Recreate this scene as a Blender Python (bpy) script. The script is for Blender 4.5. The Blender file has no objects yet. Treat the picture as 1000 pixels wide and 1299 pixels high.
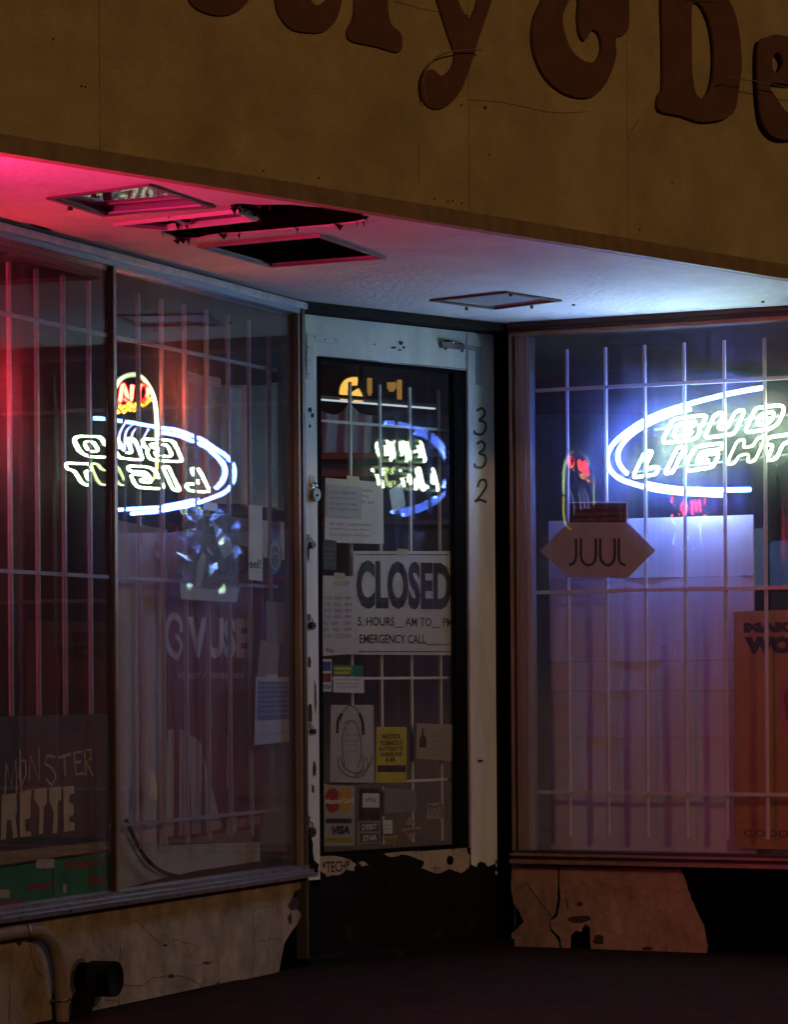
import bpy, bmesh, math, random
from mathutils import Vector, Matrix
from mathutils.geometry import tessellate_polygon
random.seed(7)
R = math.radians
C = bpy.context.scene.collection
SC = bpy.context.scene

# ------------------------------------------------------------------ camera
CAM = Vector((0.0, 0.0, 1.05)); FPX = 3820.0; HX, HY = 500.0, 860.0; ROLL = R(0.4)
cs, sn = math.cos(ROLL), math.sin(ROLL)
cd = bpy.data.cameras.new('camera'); cam = bpy.data.objects.new('camera', cd); C.objects.link(cam)
cd.sensor_fit = 'HORIZONTAL'; cd.sensor_width = 36; cd.lens = 137.52
cd.shift_y = (HY - 649.5) / 1000.0
cd.clip_start = 0.05; cd.clip_end = 500
m = Matrix(((cs, sn, 0, 0), (0, 0, -1, 0), (-sn, cs, 0, 0), (0, 0, 0, 1)))
cam.matrix_world = Matrix.Translation(CAM) @ m
SC.camera = cam

# ------------------------------------------------------------------ night sky, street light, exposure
w = bpy.data.worlds.new('World'); SC.world = w; w.use_nodes = True
nt = w.node_tree; bg = nt.nodes['Background']
sky = nt.nodes.new('ShaderNodeTexSky'); sky.sky_type = 'NISHITA'; sky.sun_disc = False
SUN_EL, SUN_AZ = R(17), R(150)          # azimuth clockwise from +Y; light stands behind the camera on the right
sky.sun_elevation = SUN_EL; sky.sun_rotation = SUN_AZ
nt.links.new(sky.outputs[0], bg.inputs[0]); bg.inputs[1].default_value = 0.0006
sd = bpy.data.lights.new('sun', 'SUN'); sun = bpy.data.objects.new('sun', sd); C.objects.link(sun)
sd.energy = 0.36; sd.color = (1.0, 0.60, 0.33); sd.angle = R(4)
d = Vector((math.sin(SUN_AZ) * math.cos(SUN_EL), math.cos(SUN_AZ) * math.cos(SUN_EL), math.sin(SUN_EL)))
sun.rotation_euler = d.to_track_quat('Z', 'Y').to_euler(); sun.location = d * 20
SC.view_settings.view_transform = 'Standard'; SC.view_settings.look = 'None'
SC.view_settings.exposure = 0; SC.view_settings.gamma = 1; SC.view_settings.use_curve_mapping = False
SC.render.engine = 'CYCLES'
SC.cycles.use_denoising = True
try: SC.cycles.denoiser = 'OPENIMAGEDENOISE'
except Exception: pass
SC.cycles.max_bounces = 8; SC.cycles.transparent_max_bounces = 16; SC.cycles.glossy_bounces = 5
SC.cycles.sample_clamp_indirect = 4; SC.cycles.caustics_reflective = False; SC.cycles.caustics_refractive = False
SC.cycles.use_light_tree = True

# ------------------------------------------------------------------ materials
MATS = {}
def principled(name, col, rough=0.6, metal=0.0, spec=0.5, var=0.0, vscale=8.0, bump=0.0, bscale=60.0,
               col2=None, mask_scale=5.0, mask_lo=0.5, mask_hi=0.6, streak=False, detail=6.0):
    if name in MATS: return MATS[name]
    mt = bpy.data.materials.new(name); mt.use_nodes = True; n = mt.node_tree.nodes; l = mt.node_tree.links
    b = n['Principled BSDF']; b.inputs['Roughness'].default_value = rough; b.inputs['Metallic'].default_value = metal
    b.inputs['Specular IOR Level'].default_value = spec
    tc = n.new('ShaderNodeTexCoord')
    mp = n.new('ShaderNodeMapping'); l.new(tc.outputs['Object'], mp.inputs[0])
    if streak: mp.inputs['Scale'].default_value = (1, 1, 0.22)
    cur = None
    rgb = n.new('ShaderNodeRGB'); rgb.outputs[0].default_value = (*col, 1); cur = rgb.outputs[0]
    if var > 0:
        nz = n.new('ShaderNodeTexNoise'); nz.inputs['Scale'].default_value = vscale; nz.inputs['Detail'].default_value = detail
        nz.inputs['Roughness'].default_value = 0.65
        l.new(mp.outputs[0], nz.inputs['Vector'])
        mr = n.new('ShaderNodeMapRange'); mr.inputs[1].default_value = 0.3; mr.inputs[2].default_value = 0.7
        mr.inputs[3].default_value = 1 - var; mr.inputs[4].default_value = 1 + var * 0.5
        l.new(nz.outputs[0], mr.inputs[0])
        mx = n.new('ShaderNodeMix'); mx.data_type = 'RGBA'; mx.blend_type = 'MULTIPLY'; mx.inputs[0].default_value = 1
        l.new(cur, mx.inputs[6]); l.new(mr.outputs[0], mx.inputs[7]); cur = mx.outputs[2]
    if col2 is not None:
        nz = n.new('ShaderNodeTexNoise'); nz.inputs['Scale'].default_value = mask_scale; nz.inputs['Detail'].default_value = 9
        nz.inputs['Roughness'].default_value = 0.7
        l.new(mp.outputs[0], nz.inputs['Vector'])
        mr = n.new('ShaderNodeMapRange'); mr.inputs[1].default_value = mask_lo; mr.inputs[2].default_value = mask_hi
        l.new(nz.outputs[0], mr.inputs[0])
        mx = n.new('ShaderNodeMix'); mx.data_type = 'RGBA'; l.new(mr.outputs[0], mx.inputs[0])
        l.new(cur, mx.inputs[6]); mx.inputs[7].default_value = (*col2, 1); cur = mx.outputs[2]
    l.new(cur, b.inputs['Base Color'])
    if bump > 0:
        nz = n.new('ShaderNodeTexNoise'); nz.inputs['Scale'].default_value = bscale; nz.inputs['Detail'].default_value = 8
        l.new(tc.outputs['Object'], nz.inputs['Vector'])
        bp = n.new('ShaderNodeBump'); bp.inputs['Strength'].default_value = bump; bp.inputs['Distance'].default_value = 0.01
        l.new(nz.outputs[0], bp.inputs['Height']); l.new(bp.outputs[0], b.inputs['Normal'])
    MATS[name] = mt; return mt

def neon(name, col, s, limb=None, core=(.22, .62)):
    # bright core, dimmer coloured rim: a bloom-like fringe put into the tube's emission
    if name in MATS: return MATS[name]
    mt = bpy.data.materials.new(name); mt.use_nodes = True; n = mt.node_tree.nodes; l = mt.node_tree.links
    n.clear(); o = n.new('ShaderNodeOutputMaterial'); e = n.new('ShaderNodeEmission')
    e.inputs[0].default_value = (*col, 1); e.inputs[1].default_value = s; l.new(e.outputs[0], o.inputs[0])
    if limb is not None:
        lw = n.new('ShaderNodeLayerWeight'); lw.inputs[0].default_value = .5
        mr = n.new('ShaderNodeMapRange'); mr.interpolation_type = 'SMOOTHSTEP'; mr.inputs[1].default_value, mr.inputs[2].default_value = core
        mr.inputs[3].default_value = s; mr.inputs[4].default_value = limb; l.new(lw.outputs['Facing'], mr.inputs[0]); l.new(mr.outputs[0], e.inputs[1])
    MATS[name] = mt; return mt

def glass_mat(name, dust_haze=0.02, dust_haze_col=(0.8, 0.8, 0.8), rough=0.0, streak=True, tint=(0.93, 0.95, 0.94), bump=0.0):
    mt = bpy.data.materials.new(name); mt.use_nodes = True; n = mt.node_tree.nodes; l = mt.node_tree.links; n.clear()
    o = n.new('ShaderNodeOutputMaterial'); geo = n.new('ShaderNodeNewGeometry')
    ior = n.new('ShaderNodeMix'); ior.data_type = 'FLOAT'; ior.inputs[2].default_value = 1.5; ior.inputs[3].default_value = 1 / 1.5
    l.new(geo.outputs['Backfacing'], ior.inputs[0])
    fr = n.new('ShaderNodeFresnel'); l.new(ior.outputs[0], fr.inputs['IOR'])
    tr = n.new('ShaderNodeBsdfTransparent'); tr.inputs[0].default_value = (*tint, 1)
    gl = n.new('ShaderNodeBsdfGlossy'); gl.inputs['Roughness'].default_value = rough; gl.inputs[0].default_value = (1, 1, 1, 1)
    mx = n.new('ShaderNodeMixShader'); l.new(fr.outputs[0], mx.inputs[0]); l.new(tr.outputs[0], mx.inputs[1]); l.new(gl.outputs[0], mx.inputs[2])
    tc = n.new('ShaderNodeTexCoord'); mp = n.new('ShaderNodeMapping'); l.new(tc.outputs['Object'], mp.inputs[0])
    if streak: mp.inputs['Scale'].default_value = (5, 5, 0.7)
    nz = n.new('ShaderNodeTexNoise'); nz.inputs['Scale'].default_value = 3; nz.inputs['Detail'].default_value = 8; nz.inputs['Roughness'].default_value = .7
    l.new(mp.outputs[0], nz.inputs['Vector'])
    mr = n.new('ShaderNodeMapRange'); mr.inputs[1].default_value = 0.35; mr.inputs[2].default_value = 0.75
    mr.inputs[3].default_value = dust_haze * 0.45; mr.inputs[4].default_value = dust_haze * 2.2; l.new(nz.outputs[0], mr.inputs[0])
    df = n.new('ShaderNodeBsdfDiffuse'); df.inputs[0].default_value = (*dust_haze_col, 1)  # thin scattering film, stands in for lens bloom around the neon
    tl = n.new('ShaderNodeBsdfTranslucent'); tl.inputs[0].default_value = (*dust_haze_col, 1)
    dm = n.new('ShaderNodeMixShader'); dm.inputs[0].default_value = 0.6; l.new(df.outputs[0], dm.inputs[1]); l.new(tl.outputs[0], dm.inputs[2])
    fx = n.new('ShaderNodeMixShader'); l.new(mr.outputs[0], fx.inputs[0]); l.new(mx.outputs[0], fx.inputs[1]); l.new(dm.outputs[0], fx.inputs[2])
    if bump > 0:
        nb = n.new('ShaderNodeTexNoise'); nb.inputs['Scale'].default_value = 2.2; l.new(tc.outputs['Object'], nb.inputs['Vector'])
        bp = n.new('ShaderNodeBump'); bp.inputs['Strength'].default_value = bump; bp.inputs['Distance'].default_value = 0.02
        l.new(nb.outputs[0], bp.inputs['Height']); l.new(bp.outputs[0], gl.inputs['Normal'])
    l.new(fx.outputs[0], o.inputs[0]); MATS[name] = mt; return mt

P = principled
STUCCO = P('fascia_stucco', (0.60, 0.45, 0.18), 0.9, var=.26, vscale=3.5, bump=.6, bscale=120, col2=(.42, .28, .11), mask_scale=2.2, mask_lo=.48, mask_hi=.72)
TRIMB = P('fascia_trim_paint', (0.34, 0.22, 0.11), 0.7, var=.3, vscale=14, streak=True)
BROWN = P('letter_brown', (0.19, 0.080, 0.045), 0.75, var=.25, vscale=10, bump=.2)
SOFF = P('soffit_paint', (0.74, 0.74, 0.73), 0.75, var=.16, vscale=6, bump=.5, bscale=35, col2=(.50, .48, .46), mask_scale=3, mask_lo=.55, mask_hi=.8)
BLACK = P('black_void', (0.004, 0.004, 0.004), 0.98, spec=0)
CHAR = P('charred_tar', (0.02, 0.016, 0.016), 0.95, bump=1, bscale=30)
ALU = P('aluminium_trim', (0.50, 0.50, 0.50), 0.35, metal=.85, var=.3, vscale=20, streak=True)
BRONZE = P('bronze_trim', (0.30, 0.23, 0.16), 0.45, metal=.25, var=.35, vscale=18, streak=True)
DARKM = P('dark_frame', (0.045, 0.038, 0.036), 0.5, metal=.2, var=.3, vscale=12)
DOORP = P('door_paint', (0.74, 0.80, 0.78), 0.5, var=.22, vscale=9, bump=.2, bscale=40, col2=(.12, .09, .07), mask_scale=11, mask_lo=.70, mask_hi=.72, streak=True)
KICK = P('kick_black', (0.009, 0.007, 0.007), 0.85, spec=.15, var=.4, vscale=10, bump=.3, col2=(.028, .021, .018), mask_scale=9, mask_lo=.6, mask_hi=.64)
PLAST = P('bulkhead_plaster', (0.42, 0.32, 0.21), 0.85, var=.5, vscale=7, bump=.9, bscale=22, col2=(.14, .10, .08), mask_scale=3.4, mask_lo=.50, mask_hi=.74)
PLAST2 = P('flaking_cream_paint', (0.46, 0.38, 0.27), 0.8, var=.3, vscale=12, bump=.5, bscale=60, col2=(.06, .045, .04), mask_scale=16, mask_lo=.6, mask_hi=.63)
CRACK = P('crack_dirt', (0.05, 0.036, 0.026), 0.95)
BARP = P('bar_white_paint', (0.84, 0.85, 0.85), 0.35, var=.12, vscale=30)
BARL = P('bar_shaded_paint', (0.34, 0.34, 0.42), 0.35, var=.2, vscale=30)  # dimmer light on the left bars put into a darker colour
GASK = P('black_gasket', (0.006, 0.006, 0.006), 0.9, spec=.1)
WHITE = P('paper_white', (0.78, 0.79, 0.80), 0.8, var=.08, vscale=14)
FOAM = P('foam_board', (0.80, 0.74, 0.74), 0.7, var=.10, vscale=4, bump=.15, bscale=12, streak=True)
INK = P('black_ink', (0.02, 0.02, 0.022), 0.6)
INKG = P('grey_ink', (0.22, 0.22, 0.23), 0.7)
CHROME = P('chrome', (0.6, 0.6, 0.6), 0.15, metal=1)
STEEL = P('worn_steel', (0.28, 0.28, 0.29), 0.35, metal=.9, var=.4, vscale=40)
DARKI = P('store_wall_paint', (0.16, 0.13, 0.12), 0.85, var=.3, vscale=2)
STFLOOR = P('store_floor', (0.10, 0.09, 0.08), 0.5, var=.3, vscale=3)
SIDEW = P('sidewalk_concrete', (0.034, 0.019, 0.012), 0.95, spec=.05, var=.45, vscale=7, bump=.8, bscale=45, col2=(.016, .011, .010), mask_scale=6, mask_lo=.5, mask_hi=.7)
ASPH = P('asphalt', (0.05, 0.05, 0.05), 0.9, var=.3, bump=.5)
MAROON = P('maroon_print', (0.16, 0.015, 0.035), 0.5, var=.15, vscale=5)
GREEN = P('green_print', (0.03, 0.25, 0.09), 0.5, var=.3, vscale=9)
REDP = P('red_print', (0.42, 0.03, 0.03), 0.5)
ORANGE = P('orange_print', (0.52, 0.27, 0.08), 0.6, var=.15)
YELLOW = P('yellow_print', (0.62, 0.52, 0.06), 0.6, var=.1)
BLUEP = P('blue_print', (0.05, 0.09, 0.30), 0.5)
NAVY = P('navy_print', (0.02, 0.03, 0.09), 0.5)
BUFF = P('buff_print', (0.66, 0.53, 0.38), 0.7, var=.25, vscale=20)
CHALK = P('pale_scrawl', (0.52, 0.42, 0.34), 0.8)
PINKP = P('pink_print', (0.50, 0.18, 0.20), 0.6)
TANB = P('tan_strip', (0.36, 0.24, 0.14), 0.7, var=.2, streak=True)
GREYP = P('grey_sticker', (0.26, 0.28, 0.27), 0.6, var=.15)
GLASS_L = glass_mat('window_glass_left', 0.040, (.72, .78, .92), bump=0.04)  # film tinted blue: the neon's haze is put into its colour
GLASS_D = glass_mat('door_glass', 0.014, bump=0.003)
GLASS_R = glass_mat('window_glass_right', 0.034, (.72, .78, .92), bump=0.0)  # same blue-tinted film, carries the halo around the large sign
GLASS_C = glass_mat('panel_glass', 0.03, streak=False, bump=0.008)
PLBAG = glass_mat('plastic_film', 0.06, (.8, .85, .9), rough=0.12, streak=False, tint=(.9, .92, .95))
N_WHITE = neon('neon_warm_white', (0.72, 1.0, 0.62), 125, 3.0, (.18, .52))
N_YG = neon('neon_yellow_green', (0.85, 1.0, 0.30), 3)
N_BLUE = neon('neon_blue', (0.10, 0.19, 1.0), 170, 14.0, (.18, .50))
N_RED = neon('neon_red', (1.0, 0.03, 0.05), 6)
N_REDB = neon('neon_red_bright', (1.0, 0.03, 0.18), 1250)
N_REDS = neon('neon_red_script', (1, .02, .04), 100, 1.0)
N_YEL = neon('neon_yellow', (1.0, 0.35, 0.02), 25, 1.0)
N_PALE = neon('neon_pale', (0.75, 1.0, 0.5), 9, 1.0)
N_DIMB = neon('neon_dim_violet', (0.25, 0.25, 0.8), 0.5)
N_DIMY = neon('neon_dim_yellow', (0.9, 0.75, 0.15), 0.55)
N_DIMG = neon('neon_dim_green', (0.5, 0.75, 0.6), 0.30)
N_DIMR = neon('neon_small_red', (1.0, 0.02, 0.05), 1.6)
N_DIMC = neon('neon_dim_cyan', (0.5, 0.8, 0.9), 0.7)
N_LAMP = neon('lamp_glow', (1.0, 0.62, 0.12), 1.6)
N_FLU = neon('fluorescent_tube', (0.75, 0.85, 1.0), .8)

# ------------------------------------------------------------------ geometry helpers
def ray(px, py):
    u = (px - HX) / FPX; v = (HY - py) / FPX
    return Vector((u * cs + v * sn, 1.0, -u * sn + v * cs))
def at_depth(px, D): r_ = ray(px, HY); return CAM + r_ * D
def on_z(px, py, z):
    r_ = ray(px, py); t = (z - CAM.z) / r_.z; return CAM + r_ * t

def room(px, py, Dp): return CAM + ray(px, py) * Dp
class Frame:
    """local x runs along the wall to the right, y goes into the shop, z is up"""
    def __init__(s, O, deg):
        s.O = Vector((O[0], O[1], 0)); s.a = R(deg)
        s.r = Vector((math.cos(s.a), math.sin(s.a), 0)); s.i = Vector((-math.sin(s.a), math.cos(s.a), 0))
    def w(s, x, y, z): return s.O + s.r * x + s.i * y + Vector((0, 0, z))
    def h(s, px, py, y=0.0):
        r_ = ray(px, py); t = (s.O.dot(s.i) + y - CAM.dot(s.i)) / r_.dot(s.i); p = CAM + r_ * t
        return ((p - s.O).dot(s.r), p.z)
    def loc(s, p): q = Vector(p) - s.O; return (q.dot(s.r), q.dot(s.i), p[2])

class MB:
    def __init__(s): s.v = []; s.f = []; s.smooth = False
    def box(s, x0, x1, y0, y1, z0, z1):
        k = len(s.v)
        s.v += [(x0, y0, z0), (x1, y0, z0), (x1, y1, z0), (x0, y1, z0), (x0, y0, z1), (x1, y0, z1), (x1, y1, z1), (x0, y1, z1)]
        s.f += [tuple(k + i for i in q) for q in ((0, 3, 2, 1), (4, 5, 6, 7), (0, 1, 5, 4), (1, 2, 6, 5), (2, 3, 7, 6), (3, 0, 4, 7))]
        return s
    def prism(s, pts, y0, y1, holes=()):
        """polygon in x,z extruded from y0 to y1"""
        loops = [list(pts)] + [list(h) for h in holes]
        flat = [p for lp in loops for p in lp]; n = len(flat); k = len(s.v)
        if len(loops) > 2:
            bm = bmesh.new(); vs_ = [bm.verts.new((p[0], p[1], 0)) for p in flat]; es = []; o_ = 0
            for lp in loops:
                es += [bm.edges.new((vs_[o_ + i], vs_[o_ + (i + 1) % len(lp)])) for i in range(len(lp))]; o_ += len(lp)
            bm.verts.index_update()
            res = bmesh.ops.triangle_fill(bm, edges=es, use_beauty=True, use_dissolve=False)
            tri = [tuple(v.index for v in f.verts) for f in bm.faces]; bm.free()
        else: tri = tessellate_polygon([[Vector((p[0], p[1], 0)) for p in lp] for lp in loops])
        s.v += [(p[0], y0, p[1]) for p in flat] + [(p[0], y1, p[1]) for p in flat]
        for t in tri:
            a, b, c = [flat[i] for i in t]
            ar = (b[0] - a[0]) * (c[1] - a[1]) - (c[0] - a[0]) * (b[1] - a[1])
            if ar < 0: t = (t[0], t[2], t[1])
            s.f.append(tuple(k + i for i in t)); s.f.append((k + n + t[0], k + n + t[2], k + n + t[1]))
        o = 0
        for lp in loops:
            m_ = len(lp)
            for i in range(m_):
                j = (i + 1) % m_; s.f.append((k + o + i, k + o + j, k + n + o + j, k + n + o + i))
            o += m_
        return s
    def tube(s, pts, r, n=8, closed=False):
        pts = [Vector(p) for p in pts]; m_ = len(pts); k0 = len(s.v); prev = None
        for i, p in enumerate(pts):
            a = pts[(i - 1) % m_] if (closed or i > 0) else p
            b = pts[(i + 1) % m_] if (closed or i < m_ - 1) else p
            t = (b - a); t = t.normalized() if t.length > 1e-9 else Vector((1, 0, 0))
            if prev is None:
                u = t.orthogonal().normalized()
            else:
                u = prev - t * prev.dot(t); u = u.normalized() if u.length > 1e-6 else t.orthogonal().normalized()
            prev = u; v = t.cross(u)
            for q in range(n):
                an = 2 * math.pi * q / n; s.v.append(tuple(p + (u * math.cos(an) + v * math.sin(an)) * r))
        for i in range(m_ if closed else m_ - 1):
            j = (i + 1) % m_
            for q in range(n):
                q2 = (q + 1) % n; s.f.append((k0 + i * n + q, k0 + j * n + q, k0 + j * n + q2, k0 + i * n + q2))
        if not closed:
            s.f.append(tuple(k0 + q for q in range(n))[::-1]); s.f.append(tuple(k0 + (m_ - 1) * n + q for q in range(n)))
        s.smooth = True
        return s
    def mesh(s, name, mat, off=(0, 0, 0)):
        me = bpy.data.meshes.new(name)
        me.from_pydata([(v[0] - off[0], v[1] - off[1], v[2] - off[2]) for v in s.v], [], s.f); me.update()
        if s.smooth: me.shade_smooth()
        me.materials.append(mat); return me

def tag(o, label=None, cat=None, group=None, kind=None):
    if label: o['label'] = label
    if cat: o['category'] = cat
    if group: o['group'] = group
    if kind: o['kind'] = kind
    return o

class Thing:
    """an Empty at the base of the thing; parts are written in wall coordinates"""
    def __init__(s, fr, base, name, label, cat, group=None, kind=None):
        s.fr = fr; s.b = base; s.o = bpy.data.objects.new(name, None); C.objects.link(s.o)
        s.o.empty_display_size = 0.05
        s.o.location = fr.w(*base); s.o.rotation_euler = (0, 0, fr.a)
        if kind: s.o['kind'] = kind; tag(s.o, label)
        else: tag(s.o, label, cat, group)
    def part(s, name, mb, mat, parent=None, label=None, kind=None):
        me = mb.mesh(name, mat, s.b); o = bpy.data.objects.new(name, me); C.objects.link(o)
        o.parent = parent or s.o
        if label: o['label'] = label
        if kind: o['kind'] = kind
        return o
    def inst(s, name, src, dx=0, dy=0, dz=0, parent=None):
        o = src.copy(); C.objects.link(o); o.name = name; o.parent = parent or s.o; o.location = (dx, dy, dz); return o

def solo(fr, base, name, mb, mat, label, cat, group=None, kind=None):
    me = mb.mesh(name, mat, base); o = bpy.data.objects.new(name, me); C.objects.link(o)
    o.location = fr.w(*base); o.rotation_euler = (0, 0, fr.a)
    if kind: o['kind'] = kind; tag(o, label)
    else: tag(o, label, cat, group)
    return o

_tc = {}
def text_geo(t, bold):
    key = (t, bold)
    if key in _tc: return _tc[key]
    cu = bpy.data.curves.new('t', 'FONT'); cu.body = t; cu.size = 1; cu.offset = bold; cu.resolution_u = 3
    o = bpy.data.objects.new('t', cu); C.objects.link(o); bpy.context.view_layer.update()
    dg = bpy.context.evaluated_depsgraph_get(); me = bpy.data.meshes.new_from_object(o.evaluated_get(dg))
    vs = [(v.co.x, v.co.y) for v in me.vertices]; fs = [tuple(p.vertices) for p in me.polygons]
    bpy.data.objects.remove(o); bpy.data.curves.remove(cu); bpy.data.meshes.remove(me)
    _tc[key] = (vs, fs); return _tc[key]
def add_text(mb, t, x0, x1, z0, z1, y, bold=0.0, shear=0.0, mirror=False):
    vs, fs = text_geo(t, bold)
    if not vs: return mb
    ax, bx = min(v[0] for v in vs), max(v[0] for v in vs); az, bz = min(v[1] for v in vs), max(v[1] for v in vs)
    k = len(mb.v); sx = (x1 - x0) / (bx - ax); sz = (z1 - z0) / max(bz - az, 1e-6)
    for v in vs:
        z = z0 + (v[1] - az) * sz; x = x0 + (v[0] - ax) * sx + shear * (z - z0)
        if mirror: x = x0 + x1 - x
        mb.v.append((x, y, z))
    mb.f += [tuple(k + i for i in f) for f in fs]
    return mb
def pbox(fr, y, b):
    x0, y0, x1, y1 = b; xm, ym = (x0 + x1) / 2, (y0 + y1) / 2
    return (fr.h(x0, ym, y)[0], fr.h(x1, ym, y)[0], fr.h(xm, y1, y)[1], fr.h(xm, y0, y)[1])
def ppoly(fr, y, pts): return [fr.h(a, b, y) for a, b in pts]
def catmull(pts, n=5, closed=True):
    out = []; m_ = len(pts)
    rng = range(m_) if closed else range(m_ - 1)
    for i in rng:
        g = (lambda j: pts[j % m_]) if closed else (lambda j: pts[max(0, min(m_ - 1, j))])
        p0, p1, p2, p3 = g(i - 1), g(i), g(i + 1), g(i + 2)
        for k in range(n):
            t = k / n
            out.append(tuple(0.5 * (2 * p1[c] + (p2[c] - p0[c]) * t + (2 * p0[c] - 5 * p1[c] + 4 * p2[c] - p3[c]) * t * t +
                                    (-p0[c] + 3 * p1[c] - 3 * p2[c] + p3[c]) * t ** 3) for c in range(len(p1))))
    if not closed: out.append(tuple(pts[-1]))
    return out
def roundpoly(pts, r, n=3):
    out = []; m_ = len(pts)
    for i in range(m_):
        p = Vector(pts[i]); a = Vector(pts[i - 1]) - p; b = Vector(pts[(i + 1) % m_]) - p
        ra = min(r, a.length * .45); rb = min(r, b.length * .45)
        A = p + a.normalized() * ra; B = p + b.normalized() * rb
        for k in range(n + 1):
            t = k / n; q = A * (1 - t) ** 2 + p * 2 * t * (1 - t) + B * t * t; out.append((q.x, q.y))
    return out

def card(fr, y, quad, mat, name, label, cat, texts=(), shapes=(), thick=0.0015, group=None, curl=0):
    """flat sheet given by its corners; printed matter is a child mesh"""
    q = ppoly(fr, y, quad)
    bx = sum(p[0] for p in q) / len(q); bz = min(p[1] for p in q); t = Thing(fr, (bx, y, bz), name, label, cat, group)
    t.part('sheet', MB().prism(q, y, y + thick), mat)
    lev = 0
    for sh in shapes:
        poly, mt, nm = sh[:3]; lev += 1
        t.part(nm, MB().prism(ppoly(fr, y, poly), y - .0004 * lev - .0003, y - .0004 * lev), mt)
    by = {}
    for tx in texts:
        s_, b, mt, bold = tx[:4]; x0, x1, z0, z1 = pbox(fr, y, b)
        big = (b[3] - b[1]) > 5.5 or len(texts) <= 3
        mb = by.setdefault((mt.name, s_ if big else '', round(bold, 3)), (MB(), mt))[0]
        add_text(mb, s_, x0, x1, z0, z1, y - .0004 * (lev + 1) - .0006, bold, tx[4] if len(tx) > 4 else 0, tx[5] if len(tx) > 5 else False)
    for mb, mt in by.values(): t.part('lettering', mb, mt)
    return t
def lines(x0, y0, x1, y1, n, words, jitter=.2):
    """rows of small copy"""
    out = []; hh = (y1 - y0) / n
    for i in range(n):
        xe = x1 - random.random() * jitter * (x1 - x0)
        out.append((x0, y0 + i * hh + hh * .15, xe, y0 + i * hh + hh * .72, words[i % len(words)]))
    return out
def rect(x0, y0, x1, y1): return [(x0, y1), (x1, y1), (x1, y0), (x0, y0)]

# ------------------------------------------------------------------ the plan of the recessed shopfront
ZS = 2.43                                             # soffit height
p1 = at_depth(385, 11.0); P1 = (p1.x, p1.y)
L = Frame(P1, 66.7)
Dr = Frame(P1, 44.6)
r_ = ray(646, HY); t_ = (Dr.O.dot(Dr.i)) / r_.dot(Dr.i); P2v = CAM + r_ * t_; P2 = (P2v.x, P2v.y)
Rt = Frame(P2, -25.6)
fa = on_z(0, 192, ZS); fb = on_z(1000, 353, ZS)
FA = math.degrees(math.atan2(fb.y - fa.y, fb.x - fa.x)); Fs = Frame((fa.x, fa.y), FA)
def meet(A, ra, B, rb):
    den = ra.x * rb.y - ra.y * rb.x; q = B - A; return (q.x * rb.y - q.y * rb.x) / den
sL = meet(L.O, L.r, Fs.O, Fs.r); sR = meet(Rt.O, Rt.r, Fs.O, Fs.r)     # local x where the side walls reach the front
LE = L.w(sL, 0, 0); RE = Rt.w(sR, 0, 0); DW = (P2v - p1).to_2d().length
G = Frame((0, 0), 0)

# ------------------------------------------------------------------ ground and street
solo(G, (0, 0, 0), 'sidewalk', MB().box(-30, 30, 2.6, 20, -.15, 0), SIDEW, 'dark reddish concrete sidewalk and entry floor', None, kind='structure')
solo(G, (0, 0, 0), 'road', MB().box(-60, 60, -60, 2.45, -.3, -.13), ASPH, 'dark asphalt street', None, kind='structure')
solo(G, (0, 0, 0), 'kerb', MB().box(-30, 30, 2.452, 2.598, -.3, .002), P('kerb_stone', (.22, .2, .18), .9, var=.2), 'stone kerb', None, kind='structure')

# ------------------------------------------------------------------ fascia
fas = Thing(Fs, (0, 0, ZS), 'fascia_wall', 'tan stucco fascia with brown cut out letters over the recessed shop entrance', 'fascia')
fx0, fx1 = -3.2, 4.6
cuts = [fx0, -1.1, .35, Fs.h(595, 200)[0], Fs.h(797, 250)[0], Fs.h(1040, 200)[0], fx1]
fas.part('backing', MB().box(fx0, fx1, .031, .2, ZS + .03, 5.2), DARKM)
for a, b in zip(cuts[:-1], cuts[1:]):
    zt = Fs.h((595 if b < 2 else 700), 127)[1]
    fas.part('panel', MB().box(a + .0012, b - .0012, 0, .03, ZS + .045, 5.2), STUCCO)
fas.part('bottom_trim', MB().box(fx0, fx1, -.012, .03, ZS - .006, ZS + .022).box(fx0, fx1, -.005, .03, ZS + .0225, ZS + .0445), TRIMB)
for pts in ([(693 - 98, 127), (640, 131), (700, 143), (745, 142)], [(797, 178), (802, 165), (812, 150)], [(531, 180), (531, 232)], [(500, 2), (545, 14), (595, 20)]):
    q = [Fs.h(a, b) for a, b in catmull(pts, 4, False)]
    fas.part('crack', MB().tube([(x, -.0004, z) for x, z in q], .0009, 4), CRACK)
for k in range(14):
    a_, b_ = random.uniform(20, 990), 0; b_ = 192 + .16 * a_ - random.choice((28, 96, 150)) + random.uniform(-3, 3)
    x_, z_ = Fs.h(a_, b_); fas.part('nail_head', MB().tube([(x_, -.0012, z_), (x_, .001, z_)], .0035, 6), CRACK)
fas.part('nail_head', MB().tube([(Fs.h(615, 137)[0], -.004, Fs.h(615, 137)[1]), (Fs.h(615, 137)[0], .002, Fs.h(615, 137)[1])], .005, 8), CRACK)

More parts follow.
